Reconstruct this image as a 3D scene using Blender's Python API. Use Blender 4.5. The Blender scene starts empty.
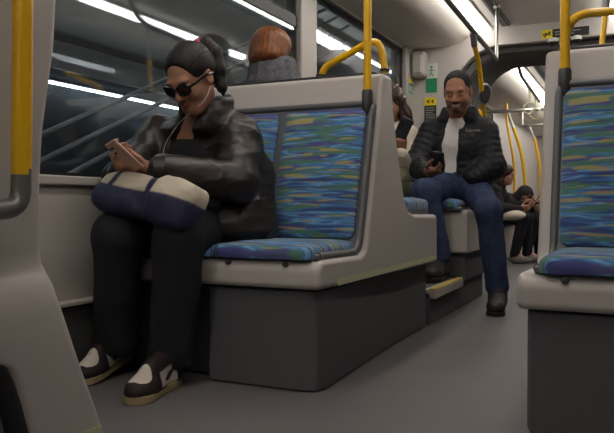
import bpy, bmesh, math, random
import numpy as np
from mathutils import Vector, Matrix, noise as mnoise
PI = math.pi
random.seed(7)
scene = bpy.context.scene
COL = scene.collection

# ------------------------------------------------------------------ helpers
def lin(c):
    return tuple((x / 12.92 if x <= .04045 else ((x + .055) / 1.055) ** 2.4) for x in c)

def rgb(r, g, b):
    return lin((r / 255, g / 255, b / 255))

def new_mat(name):
    m = bpy.data.materials.new(name); m.use_nodes = True
    nt = m.node_tree
    return m, nt, nt.nodes['Principled BSDF'], nt.nodes['Material Output']

def mat(name, col, rough=.5, metal=0., bump=0., bscale=60., var=0., vscale=8., spec=.5, coat=0., stretch=None):
    m, nt, b, out = new_mat(name)
    b.inputs['Base Color'].default_value = (*col, 1)
    b.inputs['Roughness'].default_value = rough
    b.inputs['Metallic'].default_value = metal
    b.inputs['Specular IOR Level'].default_value = spec
    b.inputs['Coat Weight'].default_value = coat
    tc = nt.nodes.new('ShaderNodeTexCoord')
    src = tc.outputs['Object']
    if stretch:
        mp = nt.nodes.new('ShaderNodeMapping'); mp.inputs['Scale'].default_value = stretch
        nt.links.new(src, mp.inputs['Vector']); src = mp.outputs['Vector']
    if var:
        n = nt.nodes.new('ShaderNodeTexNoise'); n.inputs['Scale'].default_value = vscale
        n.inputs['Detail'].default_value = 4
        nt.links.new(src, n.inputs['Vector'])
        r = nt.nodes.new('ShaderNodeValToRGB')
        r.color_ramp.elements[0].position = .3; r.color_ramp.elements[1].position = .7
        r.color_ramp.elements[0].color = (*[c * (1 - var) for c in col], 1)
        r.color_ramp.elements[1].color = (*[min(1, c * (1 + var)) for c in col], 1)
        nt.links.new(n.outputs['Fac'], r.inputs['Fac']); nt.links.new(r.outputs['Color'], b.inputs['Base Color'])
    if bump:
        n = nt.nodes.new('ShaderNodeTexNoise'); n.inputs['Scale'].default_value = bscale
        n.inputs['Detail'].default_value = 3
        nt.links.new(src, n.inputs['Vector'])
        bp = nt.nodes.new('ShaderNodeBump'); bp.inputs['Strength'].default_value = bump
        bp.inputs['Distance'].default_value = .01
        nt.links.new(n.outputs['Fac'], bp.inputs['Height']); nt.links.new(bp.outputs['Normal'], b.inputs['Normal'])
    return m

def link(o, parent=None):
    COL.objects.link(o)
    if parent is not None:
        o.parent = parent
        o.matrix_parent_inverse = parent.matrix_basis.inverted()
    return o

def obj(name, bm, m, parent=None, smooth=40, bevel=0., bseg=3, mats=None, loc=None, rot=None):
    """bm in world coordinates (or local when loc/rot are given) -> ONE mesh object"""
    bmesh.ops.recalc_face_normals(bm, faces=bm.faces[:])
    me = bpy.data.meshes.new(name); bm.to_mesh(me); bm.free()
    for k in (mats or [m]): me.materials.append(k)
    if smooth:
        me.shade_smooth()
        me.set_sharp_from_angle(angle=math.radians(smooth))
    o = bpy.data.objects.new(name, me)
    if loc is not None: o.location = loc
    if rot is not None: o.rotation_euler = rot
    link(o, parent)
    if bevel:
        md = o.modifiers.new('bevel', 'BEVEL'); md.width = bevel; md.segments = bseg
        md.limit_method = 'ANGLE'; md.angle_limit = math.radians(35); md.harden_normals = True
        me.set_sharp_from_angle(angle=math.radians(180))
    return o

def tag(o, label, cat, group=None, kind=None):
    o['label'] = label; o['category'] = cat
    if group: o['group'] = group
    if kind: o['kind'] = kind
    return o

def struct(name, bm, m, label=None, parent=None, **k):
    o = obj(name, bm, m, parent, **k); o['kind'] = 'structure'
    if label: o['label'] = label
    return o

def thing(name, label, cat, loc=(0, 0, 0), group=None):
    o = bpy.data.objects.new(name, None); o.location = loc; o.empty_display_size = .1
    COL.objects.link(o)
    bpy.context.view_layer.update()
    return tag(o, label, cat, group)

def box(bm, x0, x1, y0, y1, z0, z1):
    vs = [bm.verts.new((x, y, z)) for x in (x0, x1) for y in (y0, y1) for z in (z0, z1)]
    for f in ((0, 1, 3, 2), (4, 6, 7, 5), (0, 4, 5, 1), (2, 3, 7, 6), (0, 2, 6, 4), (1, 5, 7, 3)):
        bm.faces.new([vs[i] for i in f])
    return bm

def B(*a):
    return box(bmesh.new(), *a)

def prism(bm, pts, axis, a0, a1):
    """extrude a closed polygon; axis 0: pts=(y,z) along x; axis 1: pts=(x,z) along y; axis 2: pts=(x,y) along z"""
    def v(p, a):
        return (a, p[0], p[1]) if axis == 0 else (p[0], a, p[1]) if axis == 1 else (p[0], p[1], a)
    A = [bm.verts.new(v(p, a0)) for p in pts]; C = [bm.verts.new(v(p, a1)) for p in pts]
    n = len(pts)
    bm.faces.new(A); bm.faces.new(C[::-1])
    for i in range(n):
        bm.faces.new((A[i], C[i], C[(i + 1) % n], A[(i + 1) % n]))
    return bm

def fillet(pts, r, n=6, closed=False):
    pts = [Vector(p) for p in pts]; out = []
    N = len(pts)
    for i, p in enumerate(pts):
        if not closed and i in (0, N - 1): out.append(p); continue
        a = pts[i - 1]; b = pts[(i + 1) % N]
        rr = r[i] if isinstance(r, (list, tuple)) else r
        d = min(rr, (a - p).length * .48, (b - p).length * .48)
        if d < 1e-5: out.append(p); continue
        s = p + (a - p).normalized() * d; e = p + (b - p).normalized() * d
        for k in range(n + 1):
            t = k / n
            out.append(s * (1 - t) ** 2 + p * 2 * t * (1 - t) + e * t * t)
    return out

def tube(bm, pts, r, seg=14, fil=0., closed=False, cap=True):
    pts = [Vector(p) for p in pts]
    if fil: pts = fillet(pts, fil, 7, closed)
    n = len(pts); rings = []
    ref = None
    for i in range(n):
        if closed: t = pts[(i + 1) % n] - pts[i - 1]
        else: t = pts[min(i + 1, n - 1)] - pts[max(i - 1, 0)]
        t.normalize()
        if ref is None:
            ref = Vector((1, 0, 0)) if abs(t.x) < .8 else Vector((0, 1, 0))
        ref = (ref - t * ref.dot(t)).normalized()
        bi = t.cross(ref)
        rr = r[i] if isinstance(r, (list, tuple)) else r
        rings.append([bm.verts.new(pts[i] + (ref * math.cos(2 * PI * k / seg) + bi * math.sin(2 * PI * k / seg)) * rr) for k in range(seg)])
    for i in range(n if closed else n - 1):
        a, b = rings[i], rings[(i + 1) % n]
        for k in range(seg):
            bm.faces.new((a[k], a[(k + 1) % seg], b[(k + 1) % seg], b[k]))
    if cap and not closed:
        bm.faces.new(rings[0][::-1]); bm.faces.new(rings[-1])
    return bm

def T(pts, r, **k):
    return tube(bmesh.new(), pts, r, **k)

def lathe(bm, c, prof, seg=24, axis=2):
    rings = []
    for (r, h) in prof:
        ring = []
        for k in range(seg):
            a = 2 * PI * k / seg
            p = [0, 0, 0]; o = [i for i in range(3) if i != axis]
            p[o[0]] = r * math.cos(a); p[o[1]] = r * math.sin(a); p[axis] = h
            ring.append(bm.verts.new((c[0] + p[0], c[1] + p[1], c[2] + p[2])))
        rings.append(ring)
    for a, b in zip(rings, rings[1:]):
        for k in range(seg):
            bm.faces.new((a[k], a[(k + 1) % seg], b[(k + 1) % seg], b[k]))
    bm.faces.new(rings[0][::-1]); bm.faces.new(rings[-1])
    return bm

def quilt_pad(w, l, t, r=.05, crown=.012):
    """a rounded-rectangle cushion in local x (width), y (length), z (thickness, up)"""
    bm = bmesh.new()
    def outline(inset, z, rad):
        x0, x1, y0, y1 = -w / 2 + inset, w / 2 - inset, inset, l - inset
        rad = max(rad - inset, .012)
        pts = []
        for (cx, cy, a0) in ((x1 - rad, y0 + rad, -90), (x1 - rad, y1 - rad, 0), (x0 + rad, y1 - rad, 90), (x0 + rad, y0 + rad, 180)):
            for k in range(7):
                a = math.radians(a0 + 15 * k)
                pts.append(bm.verts.new((cx + rad * math.cos(a), cy + rad * math.sin(a), z)))
        return pts
    rings = [outline(.004, 0, r), outline(0, t * .35, r), outline(.003, t * .75, r), outline(.012, t * .97, r), outline(.03, t + crown * .35, r), outline(.07, t + crown, r)]
    n = len(rings[0])
    for a, b in zip(rings, rings[1:]):
        for k in range(n): bm.faces.new((a[k], a[(k + 1) % n], b[(k + 1) % n], b[k]))
    bm.faces.new(rings[0][::-1]); bm.faces.new(rings[-1])
    return bm

# ------------------------------------------------------------------ materials
CREAM = mat('moulded_cream_plastic', rgb(184, 178, 173), .33, bump=.03, bscale=300, spec=.4)
WALLP = mat('wall_panel', rgb(172, 166, 160), .5, bump=.03, bscale=200)
CEIL = mat('ceiling_panel', rgb(228, 221, 212), .55)
DARKP = mat('charcoal_plinth_lining', rgb(92, 91, 95), .85, bump=.35, bscale=420, var=.18, vscale=260, spec=.2)
HEAT = mat('wall_base_grey', rgb(70, 68, 66), .6)
FRAME = mat('seat_frame_grey', rgb(92, 92, 95), .35, spec=.5)
BLACK = mat('black_rubber', rgb(24, 24, 26), .5)
SOCK = mat('dark_socket', rgb(52, 50, 50), .35)
YEL = mat('yellow_powder_coat', rgb(236, 182, 14), .3, spec=.5)
CHROME = mat('brushed_steel', rgb(190, 188, 184), .28, metal=1.)
GREYM = mat('dull_grey_tube', rgb(120, 118, 116), .4, metal=.6)
GLOW = mat('pale_photoluminescent_strip', rgb(196, 198, 160), .5)
NOSE = mat('yellow_step_nosing', rgb(196, 172, 84), .5)
STEPG = mat('step_edge_grey', rgb(176, 170, 160), .6)
GREEN = mat('green_sign', rgb(20, 130, 82), .4)
SIGNW = mat('white_sign', rgb(205, 205, 196), .4)
SIGNY = mat('yellow_sign', rgb(232, 206, 20), .4)
SIGNK = mat('black_sign', rgb(34, 34, 34), .4)
SIGNT = mat('faded_grey_lettering', rgb(150, 150, 146), .5)
BELL = mat('black_bellows', rgb(112, 110, 107), .6)
FASC = mat('station_soffit', rgb(190, 188, 180), .8, var=.15, vscale=1.5)
RAILM = mat('galvanised_rail', rgb(170, 172, 172), .5, metal=.3)
EXT = mat('tunnel_concrete', rgb(60, 64, 68), .8, var=.3, vscale=2)

def floor_mat():
    m, nt, b, out = new_mat('speckled_grey_vinyl')
    tc = nt.nodes.new('ShaderNodeTexCoord')
    n = nt.nodes.new('ShaderNodeTexNoise'); n.inputs['Scale'].default_value = 260; n.inputs['Detail'].default_value = 2
    n2 = nt.nodes.new('ShaderNodeTexNoise'); n2.inputs['Scale'].default_value = 2.2; n2.inputs['Detail'].default_value = 5
    for q in (n, n2): nt.links.new(tc.outputs['Object'], q.inputs['Vector'])
    r = nt.nodes.new('ShaderNodeValToRGB')
    r.color_ramp.elements[0].position = .32; r.color_ramp.elements[0].color = (*rgb(93, 90, 91), 1)
    r.color_ramp.elements[1].position = .68; r.color_ramp.elements[1].color = (*rgb(119, 115, 116), 1)
    nt.links.new(n.outputs['Fac'], r.inputs['Fac'])
    mx = nt.nodes.new('ShaderNodeMixRGB'); mx.blend_type = 'MULTIPLY'; mx.inputs['Fac'].default_value = .5
    r2 = nt.nodes.new('ShaderNodeValToRGB')
    r2.color_ramp.elements[0].position = .3; r2.color_ramp.elements[0].color = (.72, .72, .72, 1)
    r2.color_ramp.elements[1].position = .7; r2.color_ramp.elements[1].color = (1, 1, 1, 1)
    nt.links.new(n2.outputs['Fac'], r2.inputs['Fac'])
    nt.links.new(r.outputs['Color'], mx.inputs['Color1']); nt.links.new(r2.outputs['Color'], mx.inputs['Color2'])
    nt.links.new(mx.outputs['Color'], b.inputs['Base Color'])
    b.inputs['Roughness'].default_value = .55; b.inputs['Specular IOR Level'].default_value = .35
    return m
FLOOR = floor_mat()

def moquette():
    """blue seat cloth woven with long horizontal dashes of green, purple and ochre"""
    m, nt, b, out = new_mat('blue_streaked_moquette')
    tc = nt.nodes.new('ShaderNodeTexCoord')
    def layer(sx, sy, seed, stops):
        mp = nt.nodes.new('ShaderNodeMapping'); mp.inputs['Scale'].default_value = (sx, sy, .6)
        mp.inputs['Location'].default_value = (seed, seed * 1.7, seed); mp.inputs['Rotation'].default_value = (0, 0, math.radians(1.5))
        nt.links.new(tc.outputs['Object'], mp.inputs['Vector'])
        n = nt.nodes.new('ShaderNodeTexNoise'); n.inputs['Scale'].default_value = 1; n.inputs['Detail'].default_value = 1.2
        n.inputs['Distortion'].default_value = .35
        nt.links.new(mp.outputs['Vector'], n.inputs['Vector'])
        r = nt.nodes.new('ShaderNodeValToRGB'); r.color_ramp.interpolation = 'LINEAR'
        els = r.color_ramp.elements
        while len(els) < len(stops): els.new(.5)
        for e, (p, c) in zip(els, stops): e.position = p; e.color = c
        nt.links.new(n.outputs['Fac'], r.inputs['Fac'])
        return r
    def c(*a): return (*rgb(*a), 1)
    base = layer(4.4, 46, 3.1, [(.0, c(44, 52, 100)), (.36, c(54, 68, 132)), (.43, c(60, 110, 180)), (.49, c(104, 158, 208)), (.54, c(60, 96, 172)), (.60, c(70, 136, 170)), (.68, c(56, 64, 134))])
    green = layer(4.8, 50, 11.3, [(0, (0, 0, 0, 1)), (.53, (0, 0, 0, 1)), (.57, (.85, .85, .85, 1)), (1, (.85, .85, .85, 1))])
    yel = layer(5.6, 58, 23.7, [(0, (0, 0, 0, 1)), (.60, (0, 0, 0, 1)), (.64, (.8, .8, .8, 1)), (1, (.8, .8, .8, 1))])
    pur = layer(4.6, 54, 37.9, [(0, (0, 0, 0, 1)), (.57, (0, 0, 0, 1)), (.61, (.85, .85, .85, 1)), (1, (.85, .85, .85, 1))])
    cur = base.outputs['Color']
    for lay, colr in ((green, c(84, 128, 100)), (pur, c(84, 74, 142)), (yel, c(176, 164, 88))):
        mx = nt.nodes.new('ShaderNodeMixRGB'); mx.inputs['Color2'].default_value = colr
        nt.links.new(lay.outputs['Color'], mx.inputs['Fac']); nt.links.new(cur, mx.inputs['Color1']); cur = mx.outputs['Color']
    hs = nt.nodes.new('ShaderNodeHueSaturation'); hs.inputs['Saturation'].default_value = .92; hs.inputs['Value'].default_value = .92; hs.inputs['Hue'].default_value = .488
    nt.links.new(cur, hs.inputs['Color']); nt.links.new(hs.outputs['Color'], b.inputs['Base Color'])
    b.inputs['Roughness'].default_value = .9; b.inputs['Specular IOR Level'].default_value = .15
    b.inputs['Sheen Weight'].default_value = .15
    return m
MOQ = moquette()

def emit(name, col, s):
    m, nt, b, out = new_mat(name)
    b.inputs['Base Color'].default_value = (.8, .8, .8, 1)
    b.inputs['Emission Color'].default_value = (*col, 1); b.inputs['Emission Strength'].default_value = s
    return m
LAMP = emit('lit_diffuser', (1, .945, .88), 11.0)
PLAT = emit('station_tube', (.92, .97, 1), 13.0)

def glass_mat():
    m, nt, b, out = new_mat('tinted_window_glass')
    nt.nodes.remove(b)
    tr = nt.nodes.new('ShaderNodeBsdfTransparent'); tr.inputs['Color'].default_value = (.86, .9, .92, 1)
    gl = nt.nodes.new('ShaderNodeBsdfGlossy'); gl.inputs['Roughness'].default_value = .0; gl.inputs['Color'].default_value = (.92, .96, 1, 1)
    fr = nt.nodes.new('ShaderNodeFresnel'); ge = nt.nodes.new('ShaderNodeNewGeometry'); mr = nt.nodes.new('ShaderNodeMapRange')
    mr.inputs['To Min'].default_value = 1.75; mr.inputs['To Max'].default_value = 1 / 1.75
    nt.links.new(ge.outputs['Backfacing'], mr.inputs['Value']); nt.links.new(mr.outputs['Result'], fr.inputs['IOR'])
    mx = nt.nodes.new('ShaderNodeMixShader')
    nt.links.new(fr.outputs['Fac'], mx.inputs['Fac']); nt.links.new(tr.outputs[0], mx.inputs[1]); nt.links.new(gl.outputs[0], mx.inputs[2])
    nt.links.new(mx.outputs[0], out.inputs['Surface'])
    return m
GLASS = glass_mat()
# ------------------------------------------------------------------ the setting
XL, XR, XC, ZC = -1.9, .64, -.63, 2.15          # side walls, centre line, ceiling
Y0, YB, YG, YE = -3.0, 6.2, 7.0, 15.0           # behind the camera, bulkhead, end of the gangway, far end

struct('floor', B(XL - .1, XR + .1, Y0, YE, -.06, 0), FLOOR, 'grey speckled vinyl floor of the aisle')

def ceiling_profile():
    half = [(0, 2.185), (.42, 2.178), (.50, 2.172), (.56, 2.17), (.67, 2.168), (.74, 2.13), (.82, 2.085), (.91, 2.065), (1.03, 2.065), (1.27, 2.05)]
    pts = [(XC - a, z) for a, z in half[::-1]] + [(XC + a, z) for a, z in half[1:]]
    return pts + [(XR + .1, 2.05), (XR + .1, 2.3), (XL - .1, 2.3), (XL - .1, 2.05)]
struct('ceiling', prism(bmesh.new(), ceiling_profile(), 1, Y0, YB + .1), CEIL, 'pale coved ceiling panels of the near car', smooth=30)
struct('ceiling', prism(bmesh.new(), ceiling_profile(), 1, YG - .1, YE), CEIL, 'pale coved ceiling of the car beyond the gangway', smooth=30)
SILL = .757
def side_wall(name, x, sgn, wins, label, y0, y1, zt=2.09):
    """wall slab from outer face to x, with rectangular openings wins = (y0, y1, z0, z1)"""
    bm = bmesh.new(); xa, xb = sorted((x, x + sgn * .1))
    ys = y0
    for (a, b, z0, z1) in wins:
        box(bm, xa, xb, ys, a, 0, zt)
        box(bm, xa, xb, a, b, 0, z0)
        if z1 < zt: box(bm, xa, xb, a, b, z1, zt)
        ys = b
    box(bm, xa, xb, ys, y1, 0, zt)
    return struct(name, bm, WALLP, label, smooth=0)
LW = [(-2.6, .95, SILL, 2.01), (1.2, 3.86, SILL, 2.01), (4.12, 5.95, SILL, 2.03)]
side_wall('wall_left', XL, -1, LW, 'pale window wall along the left seats', Y0, YB + .1)
side_wall('wall_right', XR, 1, LW, 'pale window wall along the right seats', Y0, YB + .1)
side_wall('wall_left', XL, -1, [(8.2, 10.2, SILL, 2.0)], 'left wall of the car beyond the gangway', YG - .1, YE)
side_wall('wall_right', XR, 1, [(8.2, 10.2, SILL, 2.0)], 'right wall of the car beyond the gangway', YG - .1, YE)
struct('wall_back', B(XL, XR, Y0 - .1, Y0, 0, 2.3), WALLP, 'cross wall behind the viewpoint')
struct('wall_end', B(XL, XR, YE, YE + .1, 0, 2.3), WALLP, 'pale cross wall at the far end of the next car')
n = 0
for x, s in ((XL, -1), (XR, 1)):
    for (a, b, z0, z1) in LW + [(8.2, 10.2, SILL, 2.0)]:
        n += 1
        w = bpy.data.objects.new('window_%d' % n, None); w.location = (x, (a + b) / 2, z0); COL.objects.link(w)
        bpy.context.view_layer.update(); w['kind'] = 'structure'
        xg = x + s * .004
        w['label'] = '%s dark window in the %s wall' % ({-2.6: 'rearmost', 1.2: 'wide two-part', 4.12: 'plain', 8.2: 'far'}[a], 'left' if s < 0 else 'right')
        xa, xb = sorted((xg, xg + s * .008))
        obj('pane', B(xa, xb, a, b, z0, z1), GLASS, w, smooth=0)
        fa, fb = sorted((x - s * .004, x + s * .06))
        bm = bmesh.new()
        box(bm, fa, fb, a, a + .022, z0, z1); box(bm, fa, fb, b - .022, b, z0, z1)
        box(bm, fa, fb, a, b, z1 - .022, z1); box(bm, fa, fb, a, b, z0, z0 + .012)
        if b in (3.86, .95):
            box(bm, fa, fb, a, b, 1.735, 1.80)
        obj('window_frame', bm, BLACK, w, smooth=0)
    sg = -s
    xa, xb = sorted((x, x + sg * .018))
    struct('trim_2', B(xa, xb, Y0, YB, SILL - .035, SILL), WALLP, 'rounded ledge under the %s windows' % ('left' if s < 0 else 'right'), bevel=.006)
    xa, xb = sorted((x, x + sg * .035))
    struct('baseboard_left' if s < 0 else 'baseboard_right', B(xa, xb, Y0, YB, 0, .285), HEAT, 'dark heater casing along the foot of the %s wall' % ('left' if s < 0 else 'right'), bevel=.01)
    xa, xb = sorted((x, x + sg * .06))
    struct('trim_3', B(xa, xb, Y0, YB, .285, .30), STEPG, 'pale lip on top of the %s heater casing' % ('left' if s < 0 else 'right'), bevel=.004)

# pillar between the two left windows and the one before the bulkhead
for s, x in ((1, XL), (-1, XR)):
    xa, xb = sorted((x, x + s * .025))
    struct('trim_4', B(xa, xb, 3.875, 4.105, SILL, 2.06), WALLP, 'pale pillar between the two %s windows' % ('left' if s > 0 else 'right'), bevel=.012)
    xa, xb = sorted((x, x + s * .04))
    struct('trim_5', B(xa, xb, 5.965, 6.2, 0, 2.06), WALLP, 'pale pillar before the %s end of the bulkhead' % ('left' if s > 0 else 'right'), bevel=.012)

# bulkhead with the gangway opening
def arch(xl, xr, zt, r, n=10):
    pts = [(xl, 0), (xl, zt - r)]
    for k in range(1, n + 1):
        a = PI - k / n * PI / 2
        pts.append((xl + r + r * math.cos(a), zt - r + r * math.sin(a)))
    for k in range(0, n + 1):
        a = PI / 2 - k / n * PI / 2
        pts.append((xr - r + r * math.cos(a), zt - r + r * math.sin(a)))
    pts.append((xr, 0))
    return pts
GL, GR, GT = XC - .86, XC + .86, 2.03
def bulkhead(name, y0, y1, label, gl, gr, gt, rad):
    a = arch(gl, gr, gt, rad)
    poly = [(XL, 0), (XL, 2.3), (XR, 2.3), (XR, 0)] + a[::-1]
    return struct(name, prism(bmesh.new(), poly, 1, y0, y1), CREAM, label, bevel=.012)
bulkhead('wall_front', YB, YB + .1, 'pale bulkhead around the gangway opening', GL, GR, GT, .40)
bulkhead('wall_front', YG - .02, YG + .08, 'pale bulkhead on the far side of the gangway', GL + .09, GR - .09, GT - .02, .34)
gb = bmesh.new(); rings = []
N = 40
for i in range(N + 1):
    y = YB + .1 + (YG - .02 - YB - .1) * i / N
    d = .026 * (1 if (i // 2) % 2 else 0) + .004; f = i / N
    rings.append([gb.verts.new((x, y, z)) for x, z in arch(GL + .008 + d + .09 * f, GR - .008 - d - .09 * f, GT - .008 - d - .02 * f, .39 - .05 * f)])
for a, b in zip(rings, rings[1:]):
    for k in range(len(a) - 1): gb.faces.new((a[k], a[k + 1], b[k + 1], b[k]))
g = obj('gangway_bellows', gb, BELL, smooth=30)
sm = g.modifiers.new('thickness', 'SOLIDIFY'); sm.thickness = .008; sm.offset = 0
tag(g, 'black ribbed rubber bellows arching over the gangway between two cars', 'bellows')

# ---------------------------------------------------------------- ceiling lights
def lamp(x, y0, y1, label, hw=.052):
    t = thing('ceiling_light', label, 'light', (x, (y0 + y1) / 2, 2.12), 'ceiling light strips')
    d = obj('diffuser', B(x - hw, x + hw, y0, y1, 2.118, 2.168), LAMP, t, bevel=.006)
    h = bmesh.new()
    for s in (-1, 1):
        box(h, x + s * (hw + .014) - .012, x + s * (hw + .014) + .012, y0, y1, 2.155, 2.175)
    obj('housing', h, CEIL, t, bevel=.004)
    return t
LXL, LXR = -1.225, -.19
lamp(LXL, -2.8, 3.3, 'long lit ceiling strip on the window side above the near seats')
lamp(LXL, 3.4, 6.12, 'bright lit ceiling strip running to the gangway above the smiling man')
lamp(LXR, -2.8, 3.3, 'long lit ceiling strip on the right side above the near seats', .032)
lamp(LXR, 3.4, 6.12, 'lit ceiling strip on the right side running to the gangway', .032)
lamp(LXL, 7.2, 10.0, 'first lit ceiling strip beyond the gangway on the left side')
lamp(LXL, 10.1, 14.8, 'second lit ceiling strip beyond the gangway on the left side')
lamp(LXR, 7.2, 14.8, 'lit ceiling strip beyond the gangway on the right side')
for y0, y1, lb in ((-2.8, 6.1, 'dark slotted air vent along the ceiling beside the light strip'), (7.2, 14.8, 'dark slotted air vent along the ceiling beyond the gangway')):
    t = thing('ceiling_vent', lb, 'vent', (-1.03, (y0 + y1) / 2, 2.14))
    bm = bmesh.new()
    for x in (-1.045, -1.015): box(bm, x - .009, x + .009, y0, y1, 2.162, 2.178)
    obj('slot', bm, BLACK, t, smooth=0)
    obj('slot_rim', B(-1.07, -.99, y0, y1, 2.167, 2.181), GREYM, t, smooth=0)

# ---------------------------------------------------------------- seats
def seat_block(s, ax, dy, label, cat='seat', nm='double_seat', du=0.):
    """back-to-back double seat. s=+1: wall towards -x. ax: x of the aisle edge. dy: shift along the car"""
    W = .92
    def X(u): return ax - s * u
    def V(u): return X(u - du)
    def sx(a, b): return sorted((X(a), X(b)))
    Y = lambda y: y + dy
    root = thing(nm, label, cat, (X(W / 2), Y(2.6), 0), 'back-to-back double seats')
    # plinth: plan polygon, slightly tapering away from the aisle
    plan = [(.02, 2.24), (.035, 2.19), (.09, 2.174), (.465, 2.174), (.465, 2.26), (W, 2.26), (W, 3.62), (.05, 3.62), (.05, 3.06)]
    obj('plinth', prism(bmesh.new(), [(X(u), Y(y)) for u, y in plan], 2, 0.002, .352), DARKP, root, bevel=.008, bseg=2)
    prof = [(2.14, .36), (2.14, .435), (2.175, .462), (2.54, .455), (2.585, .475), (2.605, .52), (2.755, 1.05), (2.795, 1.205), (2.905, 1.205), (2.93, 1.06),
            (2.99, .9), (3.055, .75), (3.10, .67), (3.16, .625), (3.25, .605), (3.66, .60), (3.67, .345)]
    bm = bmesh.new(); prism(bm, [(Y(y), z) for y, z in prof], 0, *sx(0.0, W))
    obj('shell', bm, CREAM, root, bevel=.035, bseg=5)
    # dark rubber cap along the top of the shell
    obj('top_cap', B(*sx(.045, W), Y(2.815), Y(2.885), 1.20, 1.217), SOCK, root, bevel=.005)
    # grey liner behind and under the cushions
    lin_ = [(2.165, .458), (2.165, .482), (2.50, .475), (2.555, .492), (2.578, .525), (2.728, 1.065), (2.752, 1.075), (2.768, 1.065), (2.62, .52), (2.59, .465), (2.54, .448)]
    obj('seat_frame', prism(bmesh.new(), [(Y(y), z) for y, z in lin_], 0, *sx(.045 - du, W - .01)), FRAME, root, bevel=.010, bseg=3)
    rim = fillet([(V(.055), Y(2.19), .472), (V(.055), Y(2.53), .468), (V(.055), Y(2.578), .50), (V(.055), Y(2.733), 1.07), (X(W - .03), Y(2.733), 1.07)], .04, 8)
    obj('edge_trim', tube(bmesh.new(), rim, .0145, seg=10), FRAME, root)
    ang = math.atan2(1.06 - .52, 2.728 - 2.578)
    for (ua, ub) in ((.072, .445), (.475, .848)):
        c = V((ua + ub) / 2)
        obj('backrest_cushion', quilt_pad(ub - ua, .555, .022, .035), MOQ, root, loc=(c, Y(2.575), .512), rot=(ang, 0, 0))
        obj('seat_cushion', quilt_pad(ub - ua + .028, .435, .043, .04), MOQ, root, loc=(c, Y(2.132), .463), rot=(0, 0, 0))
    # second row facing the other way, raised over the wheels
    for (ua, ub) in ((.055, .425), (.465, .835)):
        c = X((ua + ub) / 2)
        obj('rear_cushion', quilt_pad(ub - ua + .03, .42, .05, .05), MOQ, root, loc=(c, Y(3.245), .628))
        obj('rear_backrest', quilt_pad(ub - ua, .46, .024, .05), MOQ, root, loc=(c, Y(3.115), .70), rot=(PI - math.atan2(.4, .17), 0, 0))
    bm = B(*sx(.045, .9), Y(3.24), Y(3.655), .600, .635)
    obj('rear_pan', bm, FRAME, root, bevel=.012)
    bm = bmesh.new(); box(bm, *sx(-.0015, .012), Y(2.30), Y(3.64), .362, .386)
    obj('glow_strip', bm, GLOW, root, smooth=0)
    for u in (.13, .36):
        obj('screw', lathe(bmesh.new(), (X(u), Y(2.142), .446), [(.0, -.008), (.010, -.006), (.011, .004), (.0, .006)], 12, axis=1), SOCK, root)
    return root

seat_block(1, -.97, 0, 'double seat with blue streaked cushions that the woman in sunglasses sits on', du=.026)
seat_block(-1, -.310, -.14, 'blue cushioned double seat on the right of the aisle in the near corner')

# the raised seat the man sits on, facing the viewer
def raised_seat():
    root = thing('raised_double_seat', 'raised double seat on a cream base that the smiling man sits on', 'seat', (-1.47, 4.6, 0))
    plan = [(-1.02, 3.69), (-1.02, 5.1), (-1.88, 5.1), (-1.88, 3.69)]
    bm = bmesh.new(); prism(bm, plan, 2, .002, .17)
    box(bm, -1.88, -1.0, 4.44, 5.1, .17, .345)
    obj('plinth', bm, DARKP, root, smooth=0)
    obj('step_edge', B(-1.06, -.985, 3.69, 4.34, .145, .192), STEPG, root, bevel=.004)
    obj('step_nosing', B(-1.022, -.988, 3.69, 4.34, .190, .200), NOSE, root, bevel=.003)
    obj('footwell_floor', B(-1.88, -1.07, 3.70, 4.40, .17, .19), FLOOR, root, smooth=0)
    bm = prism(bmesh.new(), [(4.40, .345), (4.40, .60), (4.42, .62), (4.84, .62), (4.88, .66), (5.0, 1.18), (5.08, 1.18), (5.10, 1.0), (5.10, .345)], 0, -1.88, -.97)
    obj('shell', bm, CREAM, root, bevel=.03, bseg=4)
    for x0, x1 in ((-1.40, -1.02), (-1.82, -1.44)):
        obj('seat_cushion', quilt_pad(x1 - x0, .42, .045, .05), MOQ, root, loc=((x0 + x1) / 2, 4.35, .635))
        obj('backrest_cushion', quilt_pad(x1 - x0, .46, .024, .05), MOQ, root, loc=((x0 + x1) / 2, 4.855, .70), rot=(math.radians(77), 0, 0))
    obj('seat_frame', B(-1.84, -1.005, 4.365, 4.84, .612, .638), FRAME, root, bevel=.01)
    return root
raised_seat()

# grab poles and loops on the seat backs
def seat_pole(s, ax, dy, label):
    x = ax - s * (.072 if s < 0 else .048); y = 2.725 + dy
    t = thing('grab_pole', label, 'pole', (x, y, 1.03), 'yellow poles on the seat backs')
    obj('pole', T([(x, y, 1.09), (x, y, 2.172)], .0165), YEL, t)
    obj('socket', lathe(bmesh.new(), (x, y, 1.03), [(.012, -.012), (.021, 0), (.023, .02), (.023, .085), (.019, .095)], 20), SOCK, t)
    return t
seat_pole(1, -.97, 0, 'yellow pole rising from the seat back behind the woman in sunglasses')
seat_pole(-1, -.310, -.13, 'yellow pole rising from the right-hand seat back in a dark socket')
def loop(pts, label):
    t = thing('grab_rail', label, 'rail', pts[0], 'yellow grab rails on the seat backs')
    obj('rail', T(pts, .0155, fil=.07), YEL, t)
    for p in (pts[0], pts[-1]): obj('foot', lathe(bmesh.new(), p, [(.022, .006), (.022, .016), (.017, .02)], 18), SOCK, t)
loop([(-1.285, 2.85, 1.213), (-1.265, 2.85, 1.262), (-1.01, 2.85, 1.37), (-.985, 2.85, 1.213)], 'yellow grab loop curving over the left seat back')
loop([(-.26, 2.71, 1.213), (-.225, 2.71, 1.34), (.45, 2.71, 1.315), (.48, 2.71, 1.213)], 'yellow grab rail along the top of the right-hand seat back')

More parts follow.
